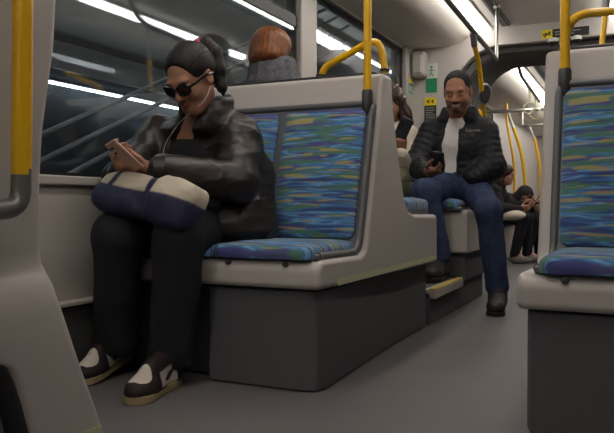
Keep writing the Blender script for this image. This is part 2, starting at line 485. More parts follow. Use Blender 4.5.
# overhead steel rail over the man with hangers, and the leaning pole under it
t = thing('overhead_rail', 'dull steel handrail under the ceiling above the smiling man', 'rail', (-.97, 4.6, 1.75))
obj('rail', T([(-.97, 3.3, 2.165), (-.97, 3.52, 1.80), (-.97, 3.9, 1.785), (-.97, 5.33, 1.735)], .017, fil=.12), GREYM, t)
obj('hanger', T([(-.97, 5.32, 1.72), (-.985, 5.45, 2.165)], .014), CHROME, t)
obj('hanger_foot', lathe(bmesh.new(), (-.985, 5.45, 2.145), [(.03, 0), (.03, .02), (.02, .028)], 18), CHROME, t)
t = thing('validator_pole', 'leaning yellow pole with a ticket reader behind the man', 'pole', (-.99, 5.0, 1.18))
obj('pole', T([(-.97, 4.55, 1.69), (-.97, 4.72, 1.58), (-.985, 4.95, 1.30), (-.985, 5.03, 1.185)], .0165, fil=.15), YEL, t)
obj('pole_joint', T([(-.97, 4.52, 1.75), (-.97, 4.565, 1.675)], .021), GREYM, t)
rd = lathe(bmesh.new(), (0, 0, 0), [(.0, -.02), (.032, -.02), (.036, -.012), (.036, .012), (.03, .02), (0, .02)], 24, axis=1)
for v in rd.verts: v.co.z *= 1.75
r0 = obj('ticket_reader', rd, SOCK, t, loc=(-.96, 4.86, 1.41), rot=(.1, 0, .5))
rf = tube(bmesh.new(), [(.04 * math.cos(a), 0, .066 * math.sin(a)) for a in [2 * PI * k / 32 for k in range(32)]], .006, seg=8, closed=True)
obj('reader_rim', rf, CHROME, t, loc=(-.96, 4.86, 1.41), rot=(.1, 0, .5))
t = thing('grab_rail', 'small yellow grab loop on the seat back behind the man', 'rail', (-1.06, 5.04, 1.19))
obj('rail', T([(-1.14, 5.04, 1.19), (-1.135, 5.04, 1.33), (-1.03, 5.04, 1.33), (-1.02, 5.04, 1.19)], .0155, fil=.06), YEL, t)

# the other side of the aisle: only the upper end of a pole shows over the seat back
t = thing('aisle_pole', 'yellow pole with steel upper end seen over the right-hand seat back', 'pole', (-.22, 4.62, 0))
obj('pole', T([(-.225, 4.62, 0), (-.225, 4.62, 1.50), (-.19, 4.62, 1.85)], .0165, fil=.1), YEL, t)
obj('pole_joint', T([(-.192, 4.62, 1.83), (-.188, 4.62, 1.90)], .022), GREYM, t)
obj('steel_tube', T([(-.188, 4.62, 1.88), (-.18, 4.62, 2.172)], .016), GREYM, t)

# ---------------------------------------------------------------- the near partition on the left
def partition():
    root = thing('door_partition', 'cream moulded partition in the near left corner sweeping out at its foot', 'partition', (-1.0, .85, 0))
    # rows: z, y of near edge, y of far edge, x of the aisle face
    rows = [(2.12, .30, 1.03, -1.0), (1.6, .30, 1.035, -1.0), (1.25, .30, 1.02, -.995), (.95, .30, .99, -.985), (.78, .30, .955, -.98), (.66, .30, .945, -.978), (.57, .30, .945, -.976), (.545, .30, .946, -.974),
            (.525, .30, .948, -.962), (.505, .36, .95, -.950), (.46, .60, .962, -.942), (.42, .74, .975, -.938), (.38, .823, .99, -.937), (.35, .838, 1.003, -.937), (.31, .852, 1.02, -.937), (.26, .867, 1.043, -.937), (.22, .88, 1.06, -.938), (.10, .90, 1.07, -.942), (.0, .905, 1.07, -.945)]
    bm = bmesh.new(); rings = []
    th = .05
    for z, ya, yb, xf in rows:
        ring = []
        ro = .022
        pl = [(xf - th, ya)]
        for k in range(6):
            a = PI * 1.5 + k / 5 * PI / 2
            pl.append((xf - ro + ro * math.cos(a), ya + ro + ro * math.sin(a)))
        for k in range(6):
            a = k / 5 * PI / 2
            pl.append((xf - ro + ro * math.cos(a), yb - ro + ro * math.sin(a)))
        pl.append((xf - th, yb))
        rings.append([bm.verts.new((x, y, z)) for x, y in pl])
    n = len(rings[0])
    for a, b in zip(rings, rings[1:]):
        for k in range(n): bm.faces.new((a[k], a[(k + 1) % n], b[(k + 1) % n], b[k]))
    bm.faces.new(rings[0]); bm.faces.new(rings[-1][::-1])
    obj('shell', bm, CREAM, root, smooth=50)
    bm = bmesh.new(); rr = [r for r in rows if r[0] <= .43]
    edge = [(xf - .02, ya - .006, z) for z, ya, yb, xf in rr]
    obj('rubber_edge', tube(bm, edge, .019, seg=10), BLACK, root)
    bm = bmesh.new()
    pts = [(ya - .02, z) for z, ya, yb, xf in rr]
    prism(bm, pts + [(.3, .0), (.3, .43)], 0, -1.03, -.97)
    obj('side_panel', bm, MOQ, root, smooth=0)
    bm = bmesh.new()
    for z0, z1 in ((.185, .225),):
        box(bm, -.945, -.9355, .96, 1.045, z0, z1)
    obj('glow_strip', bm, GLOW, root, smooth=0)
    return root
partition()
t = thing('grab_pole', 'yellow handrail with a curved steel lower end in the near left corner', 'pole', (-.93, .87, .65))
obj('pole', T([(-.925, .845, .70), (-.925, .852, 1.0), (-.93, .85, 1.35), (-.935, .83, 1.9)], .0165, fil=.2), YEL, t)
obj('steel_bend', T([(-.925, .8455, .71), (-.925, .843, .645), (-.925, .70, .636), (-.975, .62, .635)], .0165, fil=.075), GREYM, t)

# ---------------------------------------------------------------- things on the bulkhead
yb = YB - .001
def plate(name, m, x0, x1, z0, z1, parent, y=None, th=.006):
    y = yb if y is None else y
    return obj(name, B(x0, x1, y - th, y, z0, z1), m, parent, smooth=0)
def text(name, body, size, loc, rot, m, parent):
    cu = bpy.data.curves.new(name, 'FONT'); cu.body = body; cu.size = size; cu.align_x = 'CENTER'; cu.extrude = .0006
    o = bpy.data.objects.new(name, cu); o.location = loc; o.rotation_euler = rot
    cu.materials.append(m)
    COL.objects.link(o); bpy.context.view_layer.update()
    me = bpy.data.meshes.new_from_object(o); mw = o.matrix_world.copy(); COL.objects.unlink(o); bpy.data.objects.remove(o); bpy.data.curves.remove(cu)
    me.transform(mw); o = bpy.data.objects.new(name, me)
    return link(o, parent)
t = thing('exit_sign', 'white and green emergency sign high on the bulkhead left of the man', 'sign', (-1.70, 6.2, 1.80))
plate('white_field', SIGNW, -1.7506, -1.6504, 1.7900, 1.9236, t)
plate('green_field', GREEN, -1.7506, -1.6504, 1.6660, 1.7900, t)
bm = bmesh.new()
lathe(bm, (-1.7000, yb - .006, 1.8921), [(.0, -.002), (.012, -.001), (.012, .001), (0, .002)], 12, axis=1)
for a, b2 in (((-1.7000, 1.8778), (-1.7029, 1.8473)), ((-1.7029, 1.8473), (-1.6838, 1.8091)), ((-1.7029, 1.8473), (-1.7172, 1.8120)), ((-1.7000, 1.8730), (-1.6771, 1.8568)), ((-1.7000, 1.8730), (-1.7201, 1.8539))):
    tube(bm, [(a[0], yb - .006, a[1]), (b2[0], yb - .006, b2[1])], .0045, seg=8)
obj('pictogram', bm, GREEN, t)
t = thing('warning_sign', 'yellow topped black notice on the bulkhead beside the man', 'sign', (-1.70, 6.2, 1.51))
plate('yellow_field', SIGNY, -1.7649, -1.6552, 1.5487, 1.6183, t)
plate('black_field', SIGNK, -1.7649, -1.6552, 1.3941, 1.5487, t)
bm = bmesh.new()
for cx in (-1.7315, -1.6905):
    lathe(bm, (cx, yb - .006, 1.5830), [(.0, -.002), (.010, -.001), (.010, .001), (0, .002)], 12, axis=1)
    tube(bm, [(cx + .012, yb - .006, 1.5658), (cx - .006, yb - .006, 1.5830), (cx + .012, yb - .006, 1.6002)], .004, seg=6)
obj('pictogram', bm, SIGNK, t)
bm = bmesh.new()
for k in range(6): box(bm, -1.7506, -1.6695 - (.02 if k % 3 == 2 else 0), yb - .0075, yb - .005, 1.5229 - k * .021, 1.5286 - k * .021)
obj('lettering', bm, SIGNT, t, smooth=0)
# sticker on the pillar
t = thing('safety_sticker', 'small yellow and green sticker on the pillar under the beige box', 'sticker', (XL + .04, 6.405, 1.78))
xs = XL + .04
obj('yellow_band', B(xs, xs + .002, 6.03, 6.16, 1.745, 1.785), SIGNY, t, smooth=0)
obj('green_band', B(xs, xs + .002, 6.03, 6.16, 1.65, 1.735), GREEN, t, smooth=0)
bm = bmesh.new()
box(bm, xs + .002, xs + .003, 6.045, 6.08, 1.67, 1.715)
for k in range(3): box(bm, xs + .002, xs + .003, 6.09, 6.15, 1.665 + k * .02, 1.673 + k * .02)
obj('symbol', bm, SIGNW, t, smooth=0)
# beige cabinet in the corner
t = thing('equipment_box', 'rounded beige equipment box on the bulkhead in the upper corner', 'box', (-1.79, 6.12, 1.9))
obj('casing', B(-1.855, -1.725, 6.05, 6.2, 1.79, 2.02), WALLP, t, bevel=.035, bseg=5)
obj('front_cover', B(-1.83, -1.75, 6.038, 6.06, 1.82, 1.99), STEPG, t, bevel=.01)
# lintel sign and two dome cameras
t = thing('gangway_sign', 'black and yellow warning strip on the lintel over the gangway', 'sign', (-.57, 6.2, 2.08))
plate('yellow_field', SIGNY, -0.7537, -0.6678, 2.0476, 2.1192, t)
plate('black_field', SIGNK, -0.6678, -0.3816, 2.0476, 2.1192, t)
bm = bmesh.new()
lathe(bm, (-0.6916, yb - .006, 2.0963), [(.0, -.002), (.009, -.001), (.009, .001), (0, .002)], 12, axis=1)
for a, b2 in (((-0.6964, 2.0886), (-0.7203, 2.0734)), ((-0.7203, 2.0734), (-0.7441, 2.0810)), ((-0.7203, 2.0734), (-0.7298, 2.0572)), ((-0.7012, 2.0858), (-0.6821, 2.0715)), ((-0.7060, 2.0829), (-0.7298, 2.0924))):
    tube(bm, [(a[0], yb - .006, a[1]), (b2[0], yb - .006, b2[1])], .005, seg=8)
obj('pictogram', bm, SIGNK, t)
bm = bmesh.new()
for k in range(2): box(bm, -0.6487, -0.4484 - .05 * k, yb - .0075, yb - .005, 2.0905 - k * .022, 2.0982 - k * .022)
obj('lettering', bm, SIGNT, t, smooth=0)
for x, lb in ((-.655, 'white dome camera under the gangway lintel nearer the windows'), (-.475, 'white dome camera under the gangway lintel beside the yellow pole')):
    t = thing('dome_camera', lb, 'camera', (x, 6.15, 2.03), 'dome cameras over the gangway')
    obj('mount', lathe(bmesh.new(), (x, 6.145, 2.005), [(.03, .03), (.042, .02), (.045, 0), (.045, -.005)], 20), SIGNW, t)
    obj('dome', lathe(bmesh.new(), (x, 6.145, 2.0), [(.036, 0), (.033, -.014), (.022, -.026), (.008, -.031)], 20), SIGNK, t)

# ---------------------------------------------------------------- beyond the gangway
for (xa, xb, y, z, lb) in ((-1.80, -.90, 8.9, 1.81, 'steel crossbar under the ceiling just beyond the gangway'), (-1.60, -.95, 10.9, 1.84, 'second steel crossbar under the ceiling further beyond the gangway')):
    t = thing('crossbar', lb, 'rail', (xa, y, z), 'steel crossbars beyond the gangway')
    obj('bar', T([(xa, y, z), (xb, y, z)], .02), CHROME, t)
    obj('bracket', T([(xa, y, z + .015), (xa, y, 2.06)], .018), CHROME, t)
    obj('bracket', T([(xb, y, z + .015), (xb, y, 2.165)], .018), CHROME, t)
for (y, z, pth, k, lb) in ((8.9, 1.79, [(-1.47, 1.79), (-1.41, 1.60), (-1.315, 1.32), (-1.262, .90), (-1.255, 0)], 2, 'yellow pole nearest beyond the gangway behind the seated passengers'),
                        (10.9, 1.82, [(-1.494, 1.82), (-1.422, 1.65), (-1.336, 1.245), (-1.322, .60), (-1.322, 0)], 2, 'yellow pole furthest beyond the gangway, curving to the floor')):
    t = thing('aisle_pole', lb, 'pole', (pth[-1][0], y, 0), 'yellow poles beyond the gangway')
    obj('steel_tube', T([(pth[0][0], y, pth[0][1]), (pth[1][0], y, pth[1][1])], .018), CHROME, t)
    obj('pole', T([(a, y, b) for a, b in pth[1:]], .021, fil=.3), YEL, t)
t = thing('aisle_pole', 'thin yellow pole beyond the gangway close to the left wall', 'pole', (-1.6, 9.9, 0), 'yellow poles beyond the gangway')
obj('pole', T([(-1.55, 9.9, 0), (-1.55, 9.9, 1.2), (-1.66, 9.9, 1.80), (-1.66, 9.9, 2.05)], .018, fil=.2), YEL, t)
t = thing('overhead_rail', 'dull handrail under the ceiling light beyond the gangway', 'rail', (-1.1, 8.0, 1.9))
obj('rail', T([(-1.1, 7.1, 2.16), (-1.1, 7.35, 1.97), (-1.1, 8.85, 1.90)], .018, fil=.15), GREYM, t)
for (x, y, lb) in ((-1.1, 8.0, 'yellowish strap handle nearer, hanging beyond the gangway'), (-1.1, 8.5, 'yellowish strap handle further, hanging beyond the gangway')):
    t = thing('strap_handle', lb, 'strap', (x, y, 1.6), 'strap handles')
    obj('strap', B(x - .012, x + .012, y - .003, y + .003, 1.765, 1.93), GLOW, t, smooth=0)
    ring = [(x + .058 * math.cos(a), y, 1.71 + .062 * math.sin(a)) for a in [2 * PI * k / 28 for k in range(28)]]
    obj('ring', T(ring, .008, closed=True, seg=10), GLOW, t)
t = thing('door_notice', 'black and yellow notice on the far pale wall', 'sign', (-1.5, YE - .01, 1.75))
plate('yellow_field', SIGNY, -1.80, -1.58, 1.90, 1.99, t, y=YE - .002)
plate('black_field', SIGNK, -1.80, -1.58, 1.70, 1.90, t, y=YE - .002)
# side bench the far passengers sit on
t = thing('side_bench', 'cream side bench with blue cushions beyond the gangway', 'bench', (-1.62, 8.3, 0))
obj('base', B(-1.88, -1.42, 7.55, 9.2, .0, .40), CREAM, t, bevel=.03)
for y in (7.60, 8.12, 8.64):
    obj('seat_cushion', quilt_pad(.5, .48, .05, .05), MOQ, t, loc=(-1.38, y + .25, .40), rot=(0, 0, PI / 2))
    obj('backrest_cushion', quilt_pad(.5, .5, .04, .05), MOQ, t, loc=(-1.80, y + .25, .46), rot=(math.radians(84), 0, PI / 2))

# ---------------------------------------------------------------- outside the windows: a dark station stair
struct('exterior_ground', B(-9, XL - .3, -10, 34, -.4, -.3), EXT, 'dark platform outside the left windows', smooth=0)
struct('exterior_wall', B(-8.1, -7.9, -10, 34, -.3, 3.3), EXT, 'dark station wall outside the left windows', smooth=0)
struct('exterior_wall', B(-7.9, -7.84, -10, 34, 2.68, 3.1), FASC, 'pale band along the top of the station wall', smooth=0)
struct('exterior_ceiling', B(-8.1, -3.0, -10, 34, 3.1, 3.2), FASC, 'grey station soffit outside the left windows', smooth=0)
t = thing('stair_railing', 'pale sloping stair handrails outside the left window', 'railing', (-3.4, 4.0, -.3))
for z0 in (1.107, .945, .765, .56):
    obj('rail', T([(-3.4, 1.9, z0 - .602), (-3.4, 3.3, z0), (-3.4, 8.4, z0 + 2.19)], .018), RAILM, t)
for y, h in ((2.2, .62), (4.9, 1.78), (7.4, 2.85)):
    obj('post', T([(-3.42, y, -.3), (-3.42, y, h)], .022), RAILM, t)
for (x, z, y0, y1, lb) in ((-3.9, 2.95, -4, 20, 'added white tube light outside above the stair, lighting the soffit and rails'), (-7.72, 2.43, 2, 30, 'white tube light low on the station wall outside')):  # nearer tube is added to light the soffit and stair rails
    t = thing('platform_light', lb, 'light', (x, y0, z), 'station tube lights')
    obj('tube', T([(x, y0, z), (x, y1, z)], .02), PLAT, t)
    bm = box(bmesh.new(), x - .03, x + .03, y0, y1, z + .03, z + .07)
    obj('batten', bm, EXT, t, smooth=0)
    for yy in (y0 + .3, (y0 + y1) / 2, y1 - .3): obj('hanger', T([(x, yy, z + .05), (x, yy, 3.1)], .008), EXT, t)
# ------------------------------------------------------------------ organic shapes: a signed-distance modeller
def nrm(v):
    v = np.asarray(v, float); return v / np.linalg.norm(v)

class Sdf:
    """smooth unions and cuts of tapered capsules, ellipsoids and rounded boxes -> one continuous mesh"""
    def __init__(s, h=.006):
        s.h = h; s.ops = []; s.paints = []
    def cap(s, a, b, ra, rb=None, k=.02, mode='u', col=None, quilt=None):
        s.ops.append(dict(t='c', a=np.array(a, float), b=np.array(b, float), ra=ra, rb=ra if rb is None else rb, k=k, mode=mode, col=col, quilt=quilt)); return s
    def ell(s, c, r, R=None, k=.02, mode='u', col=None, quilt=None):
        s.ops.append(dict(t='e', c=np.array(c, float), r=np.array(r if hasattr(r, '__len__') else (r, r, r), float), R=np.eye(3) if R is None else np.array(R), k=k, mode=mode, col=col, quilt=quilt)); return s
    def box(s, c, hs, R=None, rd=.01, k=.01, mode='u', col=None):
        s.ops.append(dict(t='b', c=np.array(c, float), hs=np.array(hs, float), R=np.eye(3) if R is None else np.array(R), rd=rd, k=k, mode=mode, col=col)); return s
    def chain(s, pts, rs, k=.02, **q):
        for i in range(len(pts) - 1): s.cap(pts[i], pts[i + 1], rs[i], rs[i + 1], k=k, **q)
        return s
    @staticmethod
    def bounds(o):
        if o['t'] == 'c':
            r = max(o['ra'], o['rb']); return np.minimum(o['a'], o['b']) - r, np.maximum(o['a'], o['b']) + r
        e = np.abs(o['R']) @ (o['r'] if o['t'] == 'e' else o['hs'])
        return o['c'] - e, o['c'] + e
    @staticmethod
    def dist(o, X, Y, Z):
        if o['t'] == 'c':
            a, b = o['a'], o['b']; ab = b - a; L2 = max(float(ab @ ab), 1e-9)
            px, py, pz = X - a[0], Y - a[1], Z - a[2]
            t0 = (px * ab[0] + py * ab[1] + pz * ab[2]) / L2
            t = np.clip(t0, 0, 1)
            d = np.sqrt((px - t * ab[0]) ** 2 + (py - t * ab[1]) ** 2 + (pz - t * ab[2]) ** 2) - (o['ra'] + (o['rb'] - o['ra']) * t)
            if o['quilt']:
                amp, pitch = o['quilt']; d = d - amp * (np.abs(np.sin(PI * t0 * math.sqrt(L2) / pitch)) ** .6 - .6)
            return d
        R = o['R']; c = o['c']
        px, py, pz = X - c[0], Y - c[1], Z - c[2]
        lx = px * R[0, 0] + py * R[1, 0] + pz * R[2, 0]
        ly = px * R[0, 1] + py * R[1, 1] + pz * R[2, 1]
        lz = px * R[0, 2] + py * R[1, 2] + pz * R[2, 2]
        if o['t'] == 'e':
            r = o['r']
            k0 = np.sqrt((lx / r[0]) ** 2 + (ly / r[1]) ** 2 + (lz / r[2]) ** 2)
            k1 = np.sqrt((lx / r[0] ** 2) ** 2 + (ly / r[1] ** 2) ** 2 + (lz / r[2] ** 2) ** 2) + 1e-6
            d = k0 * (k0 - 1) / k1
            d = np.where(k0 < .25, -float(min(r)) * .75, d)
            if o['quilt']:
                amp, pitch = o['quilt']; d = d - amp * (np.abs(np.sin(PI * lz / pitch)) ** .6 - .6)
            return d
        hs = o['hs'] - o['rd']
        qx, qy, qz = np.abs(lx) - hs[0], np.abs(ly) - hs[1], np.abs(lz) - hs[2]
        return np.sqrt(np.maximum(qx, 0) ** 2 + np.maximum(qy, 0) ** 2 + np.maximum(qz, 0) ** 2) + np.minimum(np.maximum(np.maximum(qx, qy), qz), 0) - o['rd']
    def field(s):
        h = s.h; us = [s.bounds(o) for o in s.ops if o['mode'] == 'u']
        lo = np.min([u[0] for u in us], 0) - 5 * h - .01; hi = np.max([u[1] for u in us], 0) + 5 * h + .01
        n = np.ceil((hi - lo) / h).astype(int) + 1
        F = np.full(n, .2, np.float32); ax = [lo[i] + h * np.arange(n[i]) for i in range(3)]
        for o in s.ops:
            pad = o['k'] + 3 * h + .006
            a, b = s.bounds(o)
            i0 = np.clip(np.floor((a - pad - lo) / h).astype(int), 0, n); i1 = np.clip(np.ceil((b + pad - lo) / h).astype(int) + 1, 0, n)
            if np.any(i1 <= i0): continue
            sl = tuple(slice(i0[i], i1[i]) for i in range(3))
            X = ax[0][sl[0]][:, None, None].astype(np.float32); Y = ax[1][sl[1]][None, :, None].astype(np.float32); Z = ax[2][sl[2]][None, None, :].astype(np.float32)
            d = s.dist(o, X, Y, Z).astype(np.float32); G = F[sl]; k = max(o['k'], 1e-4)
            if o['mode'] == 'u':
                q = np.maximum(k - np.abs(G - d), 0) / k; F[sl] = np.minimum(G, d) - q * q * k * .25
            else:
                d = -d; q = np.maximum(k - np.abs(G - d), 0) / k; F[sl] = np.maximum(G, d) + q * q * k * .25
        return F, lo
    def mesh(s):
        F, lo = s.field(); h = s.h
        S = F < 0; n = np.array(F.shape) - 1
        tot = np.zeros(n, np.int8)
        for i in (0, 1):
            for j in (0, 1):
                for k in (0, 1): tot += S[i:n[0] + i, j:n[1] + j, k:n[2] + k]
        act = (tot > 0) & (tot < 8)
        C = np.argwhere(act); idx = -np.ones(n, np.int64); idx[act] = np.arange(len(C))
        acc = np.zeros((len(C), 3)); cnt = np.zeros(len(C))
        corners = [(i, j, k) for i in (0, 1) for j in (0, 1) for k in (0, 1)]
        for p in corners:
            for axis in range(3):
                if p[axis]: continue
                q = list(p); q[axis] = 1
                f0 = F[C[:, 0] + p[0], C[:, 1] + p[1], C[:, 2] + p[2]].astype(float); f1 = F[C[:, 0] + q[0], C[:, 1] + q[1], C[:, 2] + q[2]].astype(float)
                m = (f0 < 0) != (f1 < 0)
                t = np.where(m, f0 / np.where(m, f0 - f1, 1), 0)
                pt = np.array(p, float)[None, :].repeat(len(C), 0); pt[:, axis] += t
                acc += pt * m[:, None]; cnt += m
        V = (C + acc / cnt[:, None]) * h + lo
        faces = []
        for axis in range(3):
            a1, a2 = (axis + 1) % 3, (axis + 2) % 3
            A = np.moveaxis(S, axis, 0); e = A[:-1] != A[1:]
            E = np.moveaxis(e, 0, axis)
            I = np.argwhere(E)
            ok = (I[:, a1] > 0) & (I[:, a2] > 0) & (I[:, a1] < n[a1]) & (I[:, a2] < n[a2])
            I = I[ok]
            def g(d1, d2):
                J = I.copy(); J[:, a1] -= d1; J[:, a2] -= d2
                return idx[J[:, 0], J[:, 1], J[:, 2]]
            Q = np.stack([g(1, 1), g(0, 1), g(0, 0), g(1, 0)], 1)
            flip = ~S[I[:, 0], I[:, 1], I[:, 2]]
            Q[flip] = Q[flip][:, ::-1]
            faces.append(Q)
        return V, np.concatenate(faces)
    def paint(s, c, r, col, R=None, soft=.25):
        s.paints.append((np.array(c, float), np.array(r if hasattr(r, '__len__') else (r, r, r), float), np.array(col[:3]), np.eye(3) if R is None else np.array(R), soft)); return s

def vnormals(V, Fq):
    a, b, c, d = (V[Fq[:, i]] for i in range(4))
    fn = np.cross(c - a, d - b); N = np.zeros_like(V)
    for i in range(4): np.add.at(N, Fq[:, i], fn)
    return N / (np.linalg.norm(N, axis=1)[:, None] + 1e-12)

def laplace(V, Fq, it, lam=.5):
    for _ in range(it):
        acc = np.zeros_like(V); cnt = np.zeros(len(V))
        for i in range(4):
            a, b = Fq[:, i], Fq[:, (i + 1) % 4]
            np.add.at(acc, a, V[b]); np.add.at(acc, b, V[a]); np.add.at(cnt, a, 1); np.add.at(cnt, b, 1)
        V = V + lam * (acc / np.maximum(cnt, 1)[:, None] - V)
    return V

_rng = np.random.RandomState(5)
_LAT = _rng.rand(64, 64, 64).astype(np.float32) * 2 - 1
def vnoise(P):
    i = np.floor(P).astype(int); f = P - i; f = f * f * (3 - 2 * f); out = 0
    for a in (0, 1):
        for b in (0, 1):
            for c in (0, 1):
                w = np.abs(1 - a - f[:, 0]) * np.abs(1 - b - f[:, 1]) * np.abs(1 - c - f[:, 2])
                out = out + w * _LAT[(i[:, 0] + a) % 64, (i[:, 1] + b) % 64, (i[:, 2] + c) % 64]
    return out

def folds(V, amp, scale, sharp=True):
    """cloth and leather creases: ridged noise"""
    n1 = vnoise(V * np.array(scale)); n2 = vnoise(V * np.array(scale) * 2.1 + 7)
    if sharp: return amp * ((1 - np.abs(n1)) ** 2 - .45 + .5 * ((1 - np.abs(n2)) ** 2 - .45))
    return amp * (n1 + .5 * n2)

def organic(name, S, m, parent, smooth=2, disp=None, colfn=None, group=None):
    V, Fq = S.mesh()
    if smooth: V = laplace(V, Fq, smooth)
    if disp is not None:
        V = V + vnormals(V, Fq) * disp(V)[:, None]
    me = bpy.data.meshes.new(name)
    me.vertices.add(len(V)); me.vertices.foreach_set('co', V.astype(np.float32).ravel())
    me.loops.add(Fq.size); me.loops.foreach_set('vertex_index', Fq.astype(np.int32).ravel())
    me.polygons.add(len(Fq)); me.polygons.foreach_set('loop_start', np.arange(0, Fq.size, 4, dtype=np.int32))
    me.update(calc_edges=True); me.validate()
    me.shade_smooth()
    cols = [o for o in S.ops if o['mode'] == 'u' and o['col'] is not None]
    if cols or colfn:
        if cols:
            D = np.stack([S.dist(o, V[:, 0], V[:, 1], V[:, 2]) for o in cols], 1)
            w = np.exp(-(D - D.min(1)[:, None]) / .0025); w /= w.sum(1)[:, None]
            c = w @ np.array([o['col'][:3] for o in cols])
        else: c = np.zeros((len(V), 3))
        if colfn: c = colfn(V, c)
        for (pc, r, col, R, soft) in S.paints:
            q = np.linalg.norm(((V - pc) @ R) / r, axis=1)
            a = np.clip((1 + soft - q) / (2 * soft), 0, 1)[:, None]
            c = c * (1 - a) + col * a
        at = me.color_attributes.new('Col', 'FLOAT_COLOR', 'POINT')
        at.data.foreach_set('color', np.concatenate([c, np.ones((len(c), 1))], 1).astype(np.float32).ravel())
    me.materials.append(m)
    o = bpy.data.objects.new(name, me)
    return link(o, parent)

def tint_mat(name, rough=.5, spec=.4, sss=0., bump=0., bscale=200.):
    m, nt, b, out = new_mat(name)
    a = nt.nodes.new('ShaderNodeVertexColor'); a.layer_name = 'Col'
    nt.links.new(a.outputs['Color'], b.inputs['Base Color'])
    b.inputs['Roughness'].default_value = rough; b.inputs['Specular IOR Level'].default_value = spec
    if sss:
        b.inputs['Subsurface Weight'].default_value = sss; b.inputs['Subsurface Radius'].default_value = (.01, .004, .002)
    if bump:
        tc = nt.nodes.new('ShaderNodeTexCoord'); n = nt.nodes.new('ShaderNodeTexNoise'); n.inputs['Scale'].default_value = bscale
        nt.links.new(tc.outputs['Object'], n.inputs['Vector'])
        bp = nt.nodes.new('ShaderNodeBump'); bp.inputs['Strength'].default_value = bump; bp.inputs['Distance'].default_value = .005
        nt.links.new(n.outputs['Fac'], bp.inputs['Height']); nt.links.new(bp.outputs['Normal'], b.inputs['Normal'])
    return m
SKIN = tint_mat('skin', .5, .35, .08)
DYED = tint_mat('dyed_material', .6, .3, 0, .2, 500)
LEATHER = mat('dark_brown_leather', rgb(37, 30, 28), .40, bump=.08, bscale=40, var=.10, vscale=9, spec=.42)
PUFFER = mat('black_quilted_nylon', rgb(33, 34, 38), .55, spec=.25, bump=.08, bscale=60)
TROUSER = mat('black_trousers', rgb(40, 40, 44), .9, spec=.2, bump=.2, bscale=400)
DENIM = mat('blue_denim', rgb(52, 64, 92), .85, spec=.2, var=.25, vscale=26, bump=.25, bscale=500)
WHITE_TEE = mat('white_cotton', rgb(214, 210, 208), .85, spec=.2)
FLEECE = mat('grey_fleece', rgb(104, 104, 110), .95, spec=.1, bump=.8, bscale=160, var=.2, vscale=60)
KNIT = mat('cream_knit', rgb(220, 212, 196), .95, spec=.1, bump=.6, bscale=200)
OLIVE = mat('pale_olive_cloth', rgb(192, 188, 154), .9, spec=.15)
BLACKCLOTH = mat('black_cloth', rgb(44, 43, 46), .85, spec=.2)
BOOT = mat('black_boot_leather', rgb(46, 46, 46), .55, spec=.4, bump=.2, bscale=150)
BLK_PLASTIC = mat('glossy_black_plastic', rgb(18, 18, 20), .12, spec=.6)
PHONE_PINK = mat('pale_pink_phone_case', rgb(196, 160, 142), .4)
PHONE_BLACK = mat('black_phone_case', rgb(40, 40, 44), .35)
SCREEN = mat('dark_phone_screen', rgb(22, 24, 30), .1, spec=.6)
RED = mat('red_scrunchie', rgb(190, 30, 56), .7)
WIRE = mat('white_cable', rgb(206, 206, 204), .4)
BUCKLE = mat('brown_strap_leather', rgb(110, 70, 48), .6)
BAGW = mat('off_white_bag', rgb(216, 206, 190), .8)

def hair_mat(name, c1, c2, axis_scale=(90, 90, 6), rough=.42):
    m, nt, b, out = new_mat(name)
    tc = nt.nodes.new('ShaderNodeTexCoord'); mp = nt.nodes.new('ShaderNodeMapping'); mp.inputs['Scale'].default_value = axis_scale
    nt.links.new(tc.outputs['Object'], mp.inputs['Vector'])
    n = nt.nodes.new('ShaderNodeTexNoise'); n.inputs['Scale'].default_value = 1.6; n.inputs['Detail'].default_value = 4
    nt.links.new(mp.outputs['Vector'], n.inputs['Vector'])
    r = nt.nodes.new('ShaderNodeValToRGB'); r.color_ramp.elements[0].position = .3; r.color_ramp.elements[1].position = .7
    r.color_ramp.elements[0].color = (*c1, 1); r.color_ramp.elements[1].color = (*c2, 1)
    nt.links.new(n.outputs['Fac'], r.inputs['Fac']); nt.links.new(r.outputs['Color'], b.inputs['Base Color'])
    bp = nt.nodes.new('ShaderNodeBump'); bp.inputs['Strength'].default_value = .5; bp.inputs['Distance'].default_value = .004
    nt.links.new(n.outputs['Fac'], bp.inputs['Height']); nt.links.new(bp.outputs['Normal'], b.inputs['Normal'])
    b.inputs['Roughness'].default_value = rough; b.inputs['Specular IOR Level'].default_value = .3
    return m
HAIR_BLACK = hair_mat('black_hair', rgb(22, 19, 18), rgb(34, 29, 27), (60, 60, 9), .58)
HAIR_CROP = hair_mat('cropped_black_hair', rgb(20, 18, 18), rgb(36, 33, 32), (200, 200, 200), .8)
HAIR_RED = hair_mat('auburn_hair', rgb(92, 50, 26), rgb(140, 86, 48))
HAIR_BROWN = hair_mat('dark_brown_hair', rgb(40, 28, 24), rgb(74, 52, 42))

def frame(F, up=(0, 0, 1)):
    """columns: x (to the figure's left), y forward, z up"""
    f = nrm(F); x = nrm(np.cross(f, up)); x = -x; z = np.cross(x, f)
    if z[2] < 0: z = -z
    x = np.cross(f, z)
    return np.stack([x, f, z], 1)

